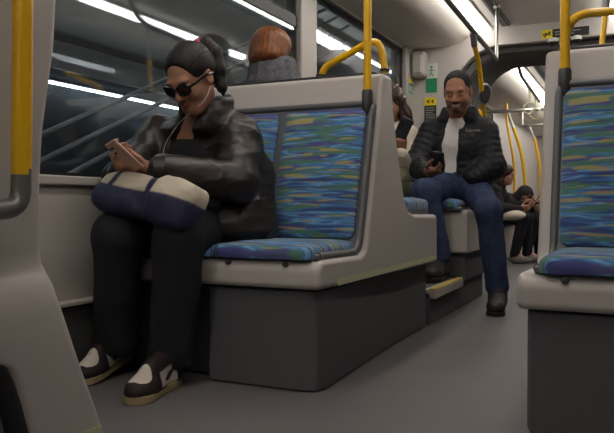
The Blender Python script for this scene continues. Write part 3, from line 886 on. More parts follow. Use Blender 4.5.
def head(S, c, M, s, skin, lip, brow, male=False, smile=False, lids=True):
    """a head with brow, eye sockets, lids, nose, lips, chin and ears; c is its centre, M its frame"""
    c = np.array(c, float)
    L = lambda x, y, z: c + M @ (np.array([x, y, z]) * s)
    E = lambda x, y, z, a, b, d, **k: S.ell(L(x, y, z), (a * s, b * s, d * s), M, col=skin, **k)
    E(0, -.012, .035, .074, .092, .086, k=.01)
    E(0, .028, -.025, .060, .062, .086, k=.03)
    E(0, .058, -.086, .030, .026, .024, k=.03)
    for q in (-1, 1):
        S.cap(L(q * .054, .0, -.05), L(q * .018, .062, -.088), .020 * s, .018 * s, k=.025, col=skin)
        E(q * .038, .058, -.026, .026, .026, .024, k=.02)
    S.cap(L(-.036, .078, .026), L(.036, .078, .026), .011 * s, k=.02, col=skin)
    for q in (-1, 1):
        S.ell(L(q * .031, .096, .004), (.019 * s, .016 * s, .012 * s), M, k=.012, mode='s')
        S.ell(L(q * .031, .073, .003), (.0145 * s, .0145 * s, .0145 * s), M, k=.003, col=skin)
    S.cap(L(0, .084, .014), L(0, .106, -.024), .0085 * s, .0115 * s, k=.014, col=skin)
    for q in (-1, 1): E(q * .0115, .094, -.028, .009, .010, .008, k=.008)
    w = .030 if smile else .023
    S.chain([L(-w, .078, -.050 if smile else -.053), L(-.008, .092, -.051), L(.008, .092, -.051), L(w, .078, -.050 if smile else -.053)], [.004 * s, .006 * s, .006 * s, .004 * s], k=.006, col=skin)
    S.chain([L(-w * .85, .077, -.058), L(0, .089, -.064 if smile else -.061), L(w * .85, .077, -.058)], [.004 * s, .0068 * s, .004 * s], k=.006, col=skin)
    for q in (-1, 1):
        E(q * .074, -.008, .0, .010, .020, .033, k=.008)
        S.ell(L(q * .084, -.004, .002), (.007 * s, .011 * s, .019 * s), M, k=.005, mode='s')
    # colour of lips, brows, lash lines
    P = lambda x, y, z, a, b, d, col, soft=.25: S.paint(L(x, y, z), (a * s, b * s, d * s), col, M, soft)
    P(0, .088, -.051, w * 1.02, .012, .0055, lip); P(0, .085, -.0615, w * .9, .014, .0065, lip)
    for q in (-1, 1):
        P(q * .033, .085, .027, .018, .02, .0038, brow, .6)
        P(q * .031, .09, -.003, .0125, .02, .0015, brow, .7)
    return L

def hand(S, W, D, N, thumb, curl=(35, 45, 30), s=1.0, col=None, spread=0.02):
    """wrist W, direction D towards the knuckles, N out of the palm, thumb = unit vector to the thumb side"""
    W = np.array(W, float); D = nrm(D); N = np.array(N, float); N = nrm(N - D * (N @ D)); T_ = np.cross(D, N)
    if T_ @ np.array(thumb) < 0: T_ = -T_
    R = np.stack([T_, D, N], 1)
    S.box(W + D * .052 * s, (.040 * s, .050 * s, .0145 * s), R, rd=.013 * s, k=.02, col=col)
    S.ell(W + D * .035 * s + T_ * .026 * s + N * .008 * s, (.018 * s, .03 * s, .016 * s), R, k=.015, col=col)
    off = (.030, .010, -.010, -.029); bl = (.096, .101, .097, .086)
    ln = ((.042, .026, .020), (.046, .029, .021), (.043, .027, .020), (.033, .020, .018))
    for i in range(4):
        p = W + D * bl[i] * s + T_ * off[i] * s
        a = 0
        S.cap(p - D * .02 * s, p, .0095 * s, .0092 * s, k=.006, col=col)
        dspread = T_ * (off[i] * 3) * spread * 10
        for j in range(3):
            a += math.radians(curl[j] + (4 * i if j == 0 else 0))
            d = nrm(D * math.cos(a) + N * math.sin(a) + dspread)
            q = p + d * ln[i][j] * s
            S.cap(p, q, (.0090 - .0009 * j) * s, (.0084 - .0009 * j) * s, k=.003, col=col); p = q
    p = W + D * .026 * s + T_ * .030 * s + N * .006 * s
    for (t, d, n_, l, r) in ((.66, .62, .30, .044, .0115), (.22, .86, .45, .031, .0100), (.05, .88, .50, .025, .0088)):
        q = p + nrm(T_ * t + D * d + N * n_) * l * s
        S.cap(p, q, r * s, r * .92 * s, k=.006, col=col); p = q

def trunk(S, pel, chest, neck, sh, hips, col, w=1.0):
    pel, chest, neck = (np.array(q, float) for q in (pel, chest, neck))
    S.ell(pel, (.145 * w, .105 * w, .10 * w), col=col, k=.05)
    S.cap(pel, chest, .105 * w, .12 * w, k=.06, col=col)
    S.cap(sh[0], sh[1], .055 * w, k=.06, col=col)
    S.cap(chest, neck, .11 * w, .06 * w, k=.06, col=col)

def person(name_label, cat_loc, group=None):
    return thing('person', name_label, 'person', cat_loc, group)
# ------------------------------------------------------------------ the woman in sunglasses
A_ = np.array
def sneaker(parent, heel, toe, zh=0., left=True):
    """low leather trainer: dark overlays, white toe box and side panel with a dark swoosh, cream sole"""
    heel = A_([heel[0], heel[1], zh]); toe = A_([toe[0], toe[1], 0.]); L = np.linalg.norm(toe - heel)
    M = frame(toe - heel); c = (heel + toe) / 2; k = L / .29
    P = lambda x, y, z: c + M @ (A_([x, y, z]) * k)
    DK, WH = rgb(44, 36, 36), rgb(206, 196, 184)
    S = Sdf(.0022)
    S.ell(P(0, .078, .034), (.046 * k, .064 * k, .038 * k), M, k=.02)
    S.ell(P(.002, .015, .038), (.041 * k, .080 * k, .054 * k), M, k=.03)
    S.ell(P(0, -.085, .042), (.037 * k, .054 * k, .062 * k), M, k=.03)
    S.cap(P(0, .03, .080), P(0, -.075, .100), .030 * k, .035 * k, k=.02)
    S.box(P(0, -.02, -.004), (.06 * k, .2 * k, .022 * k), M, rd=.002, k=.004, mode='s')
    def colfn(V, c0):
        q = (V - c) @ M / k; x, y, z = q[:, 0], q[:, 1], q[:, 2]
        col = np.tile(A_(DK), (len(V), 1))
        toebox = (((y - .086) / .036) ** 2 + (x / .034) ** 2 < 1) & (z > .040) & (y < .118)
        side = (y > -.080) & (y < .030) & (z > .028) & (z < .082 - .15 * (y + .02)) & (np.abs(x) > .016)
        col[toebox | side] = WH
        # swoosh on both flanks
        t = np.clip((y + .062) / .078, 0, 1)
        zc = .068 - .028 * np.sin(t * PI * .62) ** 1.0 + .010 * t
        wd = .0105 * np.sin(np.clip(t * 1.15 + .04, 0, 1) * PI) ** .8
        sw = side & (y > -.064) & (y < .014) & (np.abs(z - zc) < wd)
        col[sw] = DK
        return col
    sh = organic('shoe', S, DYED, parent, smooth=1, colfn=colfn)
    out = []
    for (y, w) in ((-.140, .0), (-.135, .022), (-.11, .034), (-.06, .037), (0, .036), (.05, .043), (.09, .046), (.12, .037), (.136, .020), (.141, 0)):
        out.append((y, w))
    ring = [P(w, y, 0) for y, w in out] + [P(-w, y, 0) for y, w in out[::-1][1:-1]]
    bm = bmesh.new(); up = M[:, 2] * .026 * k
    lo = [bm.verts.new(p) for p in ring]; hi = [bm.verts.new(p + up) for p in ring]
    n = len(ring); bm.faces.new(lo); bm.faces.new(hi[::-1])
    for i in range(n): bm.faces.new((lo[i], lo[(i + 1) % n], hi[(i + 1) % n], hi[i]))
    obj('sole', bm, SOLE, sh, bevel=.005)
    for i in range(4):
        y = .048 - .020 * i; z = .078 + .010 * i
        obj('lace', T([P(-.021, y, z - .006), P(0, y + .004, z + .006), P(.021, y, z - .006)], .0035 * k, seg=8), LACE, sh)
    return sh
SOLE = mat('cream_rubber_sole', rgb(160, 142, 106), .6)
LACE = mat('off_white_lace', rgb(170, 164, 156), .8)

def woman_in_sunglasses():
    root = person('woman in sunglasses and dark leather jacket looking at her phone by the window', (-1.6, 2.2, 0))
    sk, lip, brow = rgb(168, 122, 98), rgb(150, 84, 80), rgb(50, 36, 32)
    c = A_([-1.532, 2.212, 1.126]); M = frame((-.10, -.80, -.60)); s = 1.04
    pel, chest, neck = A_([-1.63, 2.42, .60]), A_([-1.615, 2.39, .86]), A_([-1.555, 2.325, .985])
    shL, shR = A_([-1.435, 2.38, .935]), A_([-1.79, 2.35, .935])
    elL, elR = A_([-1.375, 2.27, .735]), A_([-1.825, 2.14, .745])
    wrL, wrR = A_([-1.575, 2.035, .775]), A_([-1.715, 2.03, .775])
    hipL, hipR = A_([-1.53, 2.42, .575]), A_([-1.73, 2.42, .575])
    knL, knR = A_([-1.465, 2.03, .545]), A_([-1.72, 2.01, .535])
    anL, anR = A_([-1.515, 2.10, .10]), A_([-1.812, 2.13, .12])
    S = Sdf(.0048)
    L = head(S, c, M, s, sk, lip, brow)
    S.cap(L(0, -.025, -.05), neck, .050, .054, k=.03, col=sk)
    trunk(S, pel, chest, neck, (shL, shR), None, sk, .92)
    for sh, el, wr in ((shL, elL, wrL), (shR, elR, wrR)):
        S.chain([sh, el, wr], [.045, .038, .027], k=.03, col=sk)
    for hp, kn, an in ((hipL, knL, anL), (hipR, knR, anR)):
        S.chain([hp, kn, an], [.075, .052, .036], k=.03, col=sk)
        S.cap(an, an + A_([.0, -.12, -.05]), .033, .028, k=.02, col=sk)
    hand(S, wrL, (-.78, -.42, .12), (.15, .45, .88), (.36, -.67, .27), (48, 62, 45), .92, sk, spread=.006)
    hand(S, wrR, (.35, -.70, .35), (.60, .30, .55), (-.49, .02, .52), (45, 60, 40), .92, sk, spread=.006)
    # dark top under the jacket
    organic('body', S, SKIN, root, smooth=1)
    S = Sdf(.006)
    S.cap(pel, chest + A_([0, -.01, -.02]), .118, .125, k=.05); S.ell(chest + A_([0, -.02, .0]), (.135, .12, .10), k=.04)
    S.box(neck + A_([0, -.02, .025]), (.2, .2, .10), k=.02, mode='s')
    organic('top', S, BLACKCLOTH, root)
    # jacket
    S = Sdf(.0055)
    S.ell(chest + A_([0, .02, -.01]), (.19, .135, .15), k=.06)
    S.cap(pel + A_([-.03, .0, .20]), pel + A_([-.02, -.03, -.02]), .165, .175, k=.06)
    S.chain([shL + A_([.0, .03, -.06]), pel + A_([.175, .03, .16]), pel + A_([.215, -.01, -.03])], [.088, .115, .125], k=.06)
    S.ell(pel + A_([.16, -.10, -.02]), (.13, .11, .09), k=.05)
    S.cap(shL + A_([0, 0, -.005]), shR + A_([0, 0, -.005]), .080, k=.06)
    S.chain([shL + A_([.004, 0, -.01]), elL + A_([.008, .0, .0])], [.085, .078], k=.012)
    S.chain([elL + A_([.008, 0, 0]), wrL + A_([.03, .01, 0])], [.078, .054], k=.012)
    S.chain([shR, elR + A_([.02, 0, .01]), wrR + A_([-.01, .02, -.005])], [.082, .070, .048], k=.02)
    S.cap(chest + A_([0, .0, .05]), neck + A_([0, .015, -.01]), .135, .088, k=.05)
    S.box(A_([-1.6, 2.4, .40]), (.6, .6, .098), rd=.005, k=.01, mode='s')
    # turned-up collar
    for a in range(0, 360, 12):
        q = math.radians(a)
        if 225 < a < 262: continue
        up = .060 + .030 * max(0, math.sin(q + .3))
        p0 = neck + A_([.078 * math.cos(q), .012 + .074 * math.sin(q), -.03])
        S.cap(p0, p0 + A_([.012 * math.cos(q), .010 + .010 * math.sin(q), up + .03]), .022, .012, k=.03)
    # open front: neck hole and a narrow gap down the chest
    S.cap(neck + A_([.0, -.02, .16]), neck + A_([.0, .0, .0]), .062, .050, k=.012, mode='s')
    S.cap(neck + A_([-.015, -.075, .05]), chest + A_([-.025, -.135, -.02]), .058, .038, k=.010, mode='s')
    S.cap(chest + A_([-.025, -.135, -.02]), pel + A_([-.05, -.20, .06]), .038, .040, k=.010, mode='s')
    jk = organic('jacket', S, LEATHER, root, disp=lambda V: folds(V, .010, (6.5, 6.5, 10)) + folds(V, .0022, (17, 17, 26)))
    # cuffs and a side pocket flap
    bm = T([wrL + A_([.045, .012, .0]), wrL + A_([.012, -.008, .0])], [.056, .053], seg=20); obj('cuff', bm, LEATHER, jk)
    # trousers
    S = Sdf(.006)
    S.ell(pel + A_([0, -.0, -.01]), (.185, .125, .095), k=.05)
    for hp, kn, an, hem in ((hipL, knL, anL, A_([-1.525, 2.075, .085])), (hipR, knR, anR, A_([-1.803, 2.10, .10]))):
        S.chain([hp, kn], [.096, .086], k=.04)
        S.chain([kn, hem], [.086, .086], k=.03)
        S.box(hem + A_([0, 0, -.10]), (.14, .14, .085), rd=.01, k=.008, mode='s')
    organic('trousers', S, TROUSER, root, disp=lambda V: folds(V, .007, (10, 10, 5)))
    # hair: scalp cap drawn back to a high tail
    S = Sdf(.004)
    S.ell(L(0, -.018, .042), (.083 * s, .099 * s, .091 * s), M, k=.02)
    S.ell(L(0, -.065, .0), (.066 * s, .05 * s, .068 * s), M, k=.03)
    S.ell(L(0, .105, -.008), (.094 * s, .064 * s, .116 * s), M, k=.016, mode='s')
    for q in (-1, 1): S.ell(L(q * .085, .03, -.035), (.03 * s, .062 * s, .060 * s), M, k=.01, mode='s')
    for q in (-1, 1): S.ell(L(q * .085, -.01, -.015), (.022 * s, .026 * s, .040 * s), M, k=.008, mode='s')
    def strands(V):
        q = (V - c) @ M; a = np.arctan2(q[:, 0], q[:, 2] + .02)
        return .0006 * np.sin(a * 60 + 3 * vnoise(V * 20)) 
    hr = organic('hair', S, HAIR_BLACK, root, smooth=7, disp=strands)
    tie = L(0, -.103, .078)
    S = Sdf(.0045)
    pts = [tie, tie + A_([.020, .020, .012]), tie + A_([.048, .034, -.02]), tie + A_([.066, .040, -.085]), tie + A_([.076, .044, -.15]), tie + A_([.084, .046, -.185])]
    S.chain(pts, [.016, .024, .028, .026, .019, .005], k=.02)
    organic('ponytail', S, HAIR_BLACK, hr, disp=lambda V: .0010 * np.sin(V[:, 0] * 420 + 4 * vnoise(V * 16)))
    dirn = nrm(pts[1] - pts[0]); R = frame(dirn)
    bm = tube(bmesh.new(), [tie + R @ A_([  .021 * math.cos(a), 0, .021 * math.sin(a)]) for a in [2 * PI * k / 24 for k in range(24)]], .0095, seg=10, closed=True)
    obj('hair_tie', bm, RED, hr)
    # sunglasses
    ap = lambda x, y, z: L(x, y, z)
    fr = bmesh.new()
    def lens(q):
        outl = [(-.027, .012), (-.018, .018), (.012, .0175), (.024, .012), (.026, -.001), (.020, -.015), (.006, -.020), (-.012, -.0185), (-.024, -.009)]
        return [ap(q * .033 + q * x * -1, .1015 - .012 * abs((q * .033 - q * x) / .058) ** 2, .004 + z) for x, z in outl]
    for q in (-1, 1): tube(fr, lens(q), .0042, seg=8, closed=True)
    tube(fr, [ap(-.011, .1035, .008), ap(0, .107, .011), ap(.011, .1035, .008)], .0038, seg=8)
    for q in (-1, 1): tube(fr, [ap(q * .056, .092, .010), ap(q * .070, .06, .011), ap(q * .079, .0, .012), ap(q * .078, -.03, .002)], .0048, seg=8, fil=.01)
    sg = obj('sunglasses', fr, BLK_PLASTIC, root)
    for q in (-1, 1):
        bm = bmesh.new(); pl = lens(q); f = M[:, 1] * .003
        a = [bm.verts.new(p + f) for p in pl]; b = [bm.verts.new(p - f) for p in pl]
        bm.faces.new(a); bm.faces.new(b[::-1]); n = len(pl)
        for i in range(n): bm.faces.new((a[i], b[i], b[(i + 1) % n], a[(i + 1) % n]))
        obj('lens', bm, BLK_PLASTIC, sg)
    e0 = L(-.076, .0, -.028)
    for w in ([e0, e0 + A_([.0, -.03, -.06]), neck + A_([-.025, -.125, -.02]), chest + A_([-.065, -.15, .03]), chest + A_([-.075, -.16, -.06])],):
        obj('earphone_wire', T(w, .0013, seg=6, fil=.03), WIRE, root)
    sneaker(root, (-1.525, 2.105), (-1.482, 1.785), 0)
    sneaker(root, (-1.832, 2.205), (-1.803, 1.90), .045)
woman_in_sunglasses()

def phone(label, c, up, nrmal, w, l, body, cam=True, th=.0085):
    """nrmal points out of the screen"""
    u = nrm(up); n = nrm(nrmal); n = nrm(n - u * (n @ u)); x = np.cross(u, n)
    R = np.stack([x, u, n], 1); c = A_(c)
    t = thing('phone', label, 'phone', tuple(c))
    S = Sdf(.002); S.box(c, (w / 2, l / 2, th / 2), R, rd=.004, k=.001)
    organic('phone_case', S, body, t, smooth=1)
    bm = bmesh.new()
    q = [c + R @ A_([sx * (w / 2 - .004), sy * (l / 2 - .004), th / 2 + .0006]) for sx, sy in ((-1, -1), (1, -1), (1, 1), (-1, 1))]
    q2 = [p - n * .002 for p in q]
    a = [bm.verts.new(p) for p in q]; b = [bm.verts.new(p) for p in q2]
    bm.faces.new(a); bm.faces.new(b[::-1])
    for i in range(4): bm.faces.new((a[i], b[i], b[(i + 1) % 4], a[(i + 1) % 4]))
    obj('screen', bm, SCREEN, t, smooth=0)
    if cam:
        S = Sdf(.0018); S.box(c + R @ A_([w * .22, l * .32, -th / 2]), (w * .2, w * .21, .0025), R, rd=.004, k=.001)
        cb = organic('camera_bump', S, body, t, smooth=1)
        for dx, dy in ((.12, .40), (.32, .40), (.22, .25)):
            S = Sdf(.0014); S.ell(c + R @ A_([w * dx, l * dy - .01, -th / 2 - .002]), (.0062, .0062, .003), R)
            organic('camera_lens', S, BLK_PLASTIC, cb, smooth=1)
    return t
phone('pale pink phone held by the woman in sunglasses', (-1.632, 1.945, .822), (-.40, -.60, .64), (.1, .70, .62), .070, .140, PHONE_PINK)

def tote():
    c = A_([-1.575, 2.01, .672]); R = frame((.02, -1, .30)); 
    roll = math.radians(-15); q = A_([[math.cos(roll), 0, math.sin(roll)], [0, 1, 0], [-math.sin(roll), 0, math.cos(roll)]])
    R = R @ q
    sgn = 1 if R[0, 0] > 0 else -1
    t = thing('tote_bag', 'navy and cream canvas tote bag on the lap of the woman in sunglasses', 'bag', tuple(c))
    S = Sdf(.0055)
    S.box(c, (.205, .060, .078), R, rd=.032, k=.02)
    S.ell(c + R @ A_([-sgn * .13, .01, -.045]), (.095, .065, .050), R, k=.04)
    S.ell(c + R @ A_([sgn * .12, .02, .0]), (.085, .072, .082), R, k=.04); S.box(c + R @ A_([sgn * .13, .0, .02]), (.075, .05, .070), R, rd=.02, k=.03)
    S.box(c + R @ A_([-sgn * .19, 0, .105]), (.11, .2, .06), R @ A_([[math.cos(.5), 0, -sgn * math.sin(.5)], [0, 1, 0], [sgn * math.sin(.5), 0, math.cos(.5)]]), rd=.02, k=.03, mode='s')
    navy, cream = rgb(44, 46, 72), rgb(196, 184, 166)
    def colfn(V, c0):
        l = (V - c) @ R; x, z = l[:, 0] * sgn, l[:, 2] + .004 * np.sin(l[:, 0] * 12)
        col = np.tile(A_(navy), (len(V), 1))
        sf = lambda v: np.clip(v / .006 + .5, 0, 1)
        up = sf(z - (.012 + .06 * np.clip(x, -1, 1))) * sf(np.abs(x - .035) - .017) * sf(np.abs(x + .14 - z * .3) - .011)
        col = col * (1 - up[:, None]) + A_(cream) * up[:, None]
        return col
    organic('bag_body', S, DYED, t, colfn=colfn, disp=lambda V: folds(V, .005, (11, 11, 11)))
tote()
# ------------------------------------------------------------------ the smiling man
def boot(parent, heel, toe, z, h=.17, name='boot'):
    heel = A_([heel[0], heel[1], z]); toe = A_([toe[0], toe[1], z]); M = frame(toe - heel); L = np.linalg.norm(toe - heel); k = L / .30
    c = (heel + toe) / 2; P = lambda x, y, zz: c + M @ (A_([x, y, zz]) * k)
    S = Sdf(.0045)
    S.ell(P(0, .085, .048), (.048 * k, .065 * k, .040 * k), M, k=.02)
    S.ell(P(0, .0, .062), (.043 * k, .09 * k, .052 * k), M, k=.03)
    S.ell(P(0, -.09, .06), (.040 * k, .055 * k, .055 * k), M, k=.03)
    S.cap(P(0, -.06, .06), P(0, -.075, h), .048 * k, .052 * k, k=.03)
    S.box(P(0, 0, -.03), (.1, .3, .045), M, rd=.002, k=.003, mode='s')
    b = organic(name, S, BOOT, parent, disp=lambda V: folds(V, .002, (40, 40, 40)))
    out = ((-.150, .0), (-.145, .024), (-.12, .038), (-.06, .041), (0, .040), (.05, .047), (.09, .049), (.125, .040), (.145, .020), (.150, 0))
    ring = [P(w, y, 0) for y, w in out] + [P(-w, y, 0) for y, w in out[::-1][1:-1]]
    bm = bmesh.new(); up = M[:, 2] * .026
    lo = [bm.verts.new(p) for p in ring]; hi = [bm.verts.new(p + up) for p in ring]; n = len(ring)
    bm.faces.new(lo); bm.faces.new(hi[::-1])
    for i in range(n): bm.faces.new((lo[i], lo[(i + 1) % n], hi[(i + 1) % n], hi[i]))
    obj('sole', bm, BLACK, b, bevel=.004)
    for i in range(3):
        y, zz = .03 - .025 * i, .105 + .014 * i
        obj('lace', T([P(-.028, y, zz - .01), P(0, y + .006, zz + .006), P(.028, y, zz - .01)], .003, seg=8), SOCK, b)
    return b

def smiling_man():
    root = person('smiling man in black quilted jacket and blue jeans looking at his phone', (-1.05, 4.6, .19))
    sk, lip, brow = rgb(158, 112, 88), rgb(138, 84, 76), rgb(50, 36, 30)
    c = A_([-1.052, 4.45, 1.368]); M = frame((.06, -.92, -.36)); s = 1.10
    pel, chest, neck = A_([-1.075, 4.68, .775]), A_([-1.085, 4.66, 1.04]), A_([-1.075, 4.585, 1.235])
    shL, shR = A_([-.925, 4.65, 1.125]), A_([-1.265, 4.65, 1.135])
    elL, elR = A_([-.868, 4.61, .90]), A_([-1.35, 4.56, .92])
    wrL, wrR = A_([-.955, 4.525, .835]), A_([-1.215, 4.345, .855])
    hipL, hipR = A_([-.985, 4.66, .765]), A_([-1.17, 4.66, .765])
    knL, knR = A_([-.825, 4.30, .615]), A_([-1.185, 4.18, .725])
    anL, anR = A_([-.785, 4.375, .12]), A_([-1.105, 4.235, .31])
    S = Sdf(.0055)
    L = head(S, c, M, s, sk, lip, brow, male=True, smile=True)
    S.cap(L(0, -.025, -.05), neck, .060, .066, k=.03, col=sk)
    trunk(S, pel, chest, neck, (shL, shR), None, sk, 1.05)
    for sh, el, wr in ((shL, elL, wrL), (shR, elR, wrR)): S.chain([sh, el, wr], [.055, .045, .031], k=.03, col=sk)
    for hp, kn, an in ((hipL, knL, anL), (hipR, knR, anR)):
        S.chain([hp, kn, an], [.075, .052, .038], k=.03, col=sk); S.cap(an, an + A_([.005, -.14, -.06]), .036, .03, k=.02, col=sk)
    hand(S, wrR, (.84, -.48, .10), (-.10, .30, .95), (-.46, -.82, .21), (42, 55, 40), 1.05, sk, spread=.006)
    hand(S, wrL, (-.75, .25, -.25), (-.3, .9, 0), (0, 0, 1), (20, 25, 20), .95, sk)
    bd = rgb(72, 52, 43); P = lambda x, y, z, a, b, d, col, soft=.35: S.paint(L(x, y, z), (a * s, b * s, d * s), col, M, soft)
    paints = S.paints; S.paints = []
    P(0, .075, -.092, .030, .03, .026, bd); P(0, .092, -.041, .030, .016, .0060, bd)
    for q in (-1, 1):
        P(q * .046, .035, -.072, .020, .045, .022, bd, .6); P(q * .034, .075, -.062, .007, .02, .018, bd, .5)
    S.paints += paints
    P(0, .088, -.0555, .024, .018, .0045, rgb(196, 184, 172), .35)
    organic('body', S, SKIN, root, smooth=1)
    S = Sdf(.0045)
    S.ell(L(0, -.016, .040), (.0775 * s, .093 * s, .085 * s), M, k=.02)
    S.ell(L(0, -.06, .0), (.068 * s, .05 * s, .06 * s), M, k=.03)
    S.box(L(0, .108, .004), (.064 * s, .062 * s, .094 * s), M, rd=.036 * s, k=.010, mode='s')
    S.box(L(0, .075, -.075), (.12 * s, .062 * s, .09 * s), M, rd=.02, k=.01, mode='s')
    for q in (-1, 1): S.ell(L(q * .085, -.006, -.02), (.02 * s, .024 * s, .042 * s), M, k=.006, mode='s')
    organic('hair', S, HAIR_CROP, root, disp=lambda V: .0012 * vnoise(V * 160))
    # white t-shirt
    S = Sdf(.006)
    S.cap(pel + A_([-.01, -.01, 0]), chest + A_([-.01, 0, 0]), .14, .145, k=.06); S.ell(chest + A_([-.02, -.03, .03]), (.125, .125, .15), k=.05); S.ell(pel + A_([-.04, -.05, .10]), (.13, .115, .14), k=.05); S.cap(chest, neck + A_([0, 0, -.03]), .13, .085, k=.05)
    S.cap(neck + A_([0, -.05, .10]), neck + A_([0, -.01, -.015]), .075, .068, k=.01, mode='s')
    organic('t_shirt', S, WHITE_TEE, root, disp=lambda V: folds(V, .004, (12, 12, 9)))
    # quilted jacket
    Q = (.006, .043)
    S = Sdf(.0055)
    S.cap(pel + A_([0, .0, .09]), chest + A_([0, 0, .0]), .178, .185, k=.03, quilt=Q)
    S.ell(pel + A_([0, .0, .06]), (.20, .165, .09), k=.03)
    S.cap(chest, chest + A_([0, 0, .10]), .175, .12, k=.04, quilt=Q)
    S.cap(shL, shR, .074, k=.05)
    S.cap(chest + A_([0, 0, .08]), neck + A_([0, .02, .01]), .12, .088, k=.05)
    for q in (shL, shR): S.cap(q + A_([0, 0, .01]), neck + A_([0, .03, .0]), .070, .070, k=.05)
    for sh, el, wr, r in ((shL, elL, wrL, (.092, .088, .066)), (shR, elR, wrR + A_([-.02, .03, 0]), (.095, .086, .058))):
        S.cap(sh, el, r[0], r[1], k=.03, quilt=Q); S.cap(el, wr, r[1], r[2], k=.03, quilt=Q)
    for a in range(0, 360, 24):
        q = math.radians(a)
        if 245 < a < 300: continue
        p0 = neck + A_([.095 * math.cos(q), .015 + .085 * math.sin(q), -.02])
        S.cap(p0, p0 + A_([.006 * math.cos(q), .008, .060]), .024, .018, k=.03)
    S.cap(neck + A_([0, -.05, .14]), neck + A_([0, -.005, -.01]), .080, .070, k=.012, mode='s')
    S.box(pel + A_([0, 0, -.145]), (.5, .5, .135), rd=.01, k=.012, mode='s')
    # open front, wider at the chest
    S.cap(neck + A_([-.01, -.13, .02]), chest + A_([-.035, -.19, -.02]), .062, .066, k=.012, mode='s')
    S.cap(chest + A_([-.035, -.19, -.02]), pel + A_([-.075, -.205, .05]), .066, .085, k=.012, mode='s')
    jk = organic('jacket', S, PUFFER, root, disp=lambda V: folds(V, .003, (22, 22, 22)))
    o = text('chest_logo', 'Columbia', .024, (-.955, 4.455, 1.115), (math.radians(80), 0, math.radians(12)), SIGNT, jk)
    # jeans
    S = Sdf(.006)
    S.ell(pel + A_([0, -.02, -.015]), (.185, .135, .10), k=.05); S.cap(pel + A_([-.05, -.045, .03]), pel + A_([.05, -.045, .03]), .135, k=.05)
    S.chain([hipL, knL], [.098, .080], k=.04); S.chain([knL, anL + A_([0, 0, .03])], [.080, .068], k=.03)
    S.chain([hipR, knR], [.098, .082], k=.04); S.chain([knR, anR + A_([0, 0, .03])], [.082, .068], k=.03)
    organic('jeans', S, DENIM, root, disp=lambda V: folds(V, .006, (12, 12, 8)))
    boot(root, (-.79, 4.46), (-.752, 4.12), .0)
    boot(root, (-1.115, 4.33), (-1.10, 4.0), .197)
smiling_man()
phone('black phone in the hand of the smiling man', (-1.125, 4.262, .918), (.12, -.62, .76), (.1, .85, .45), .078, .15, PHONE_BLACK)

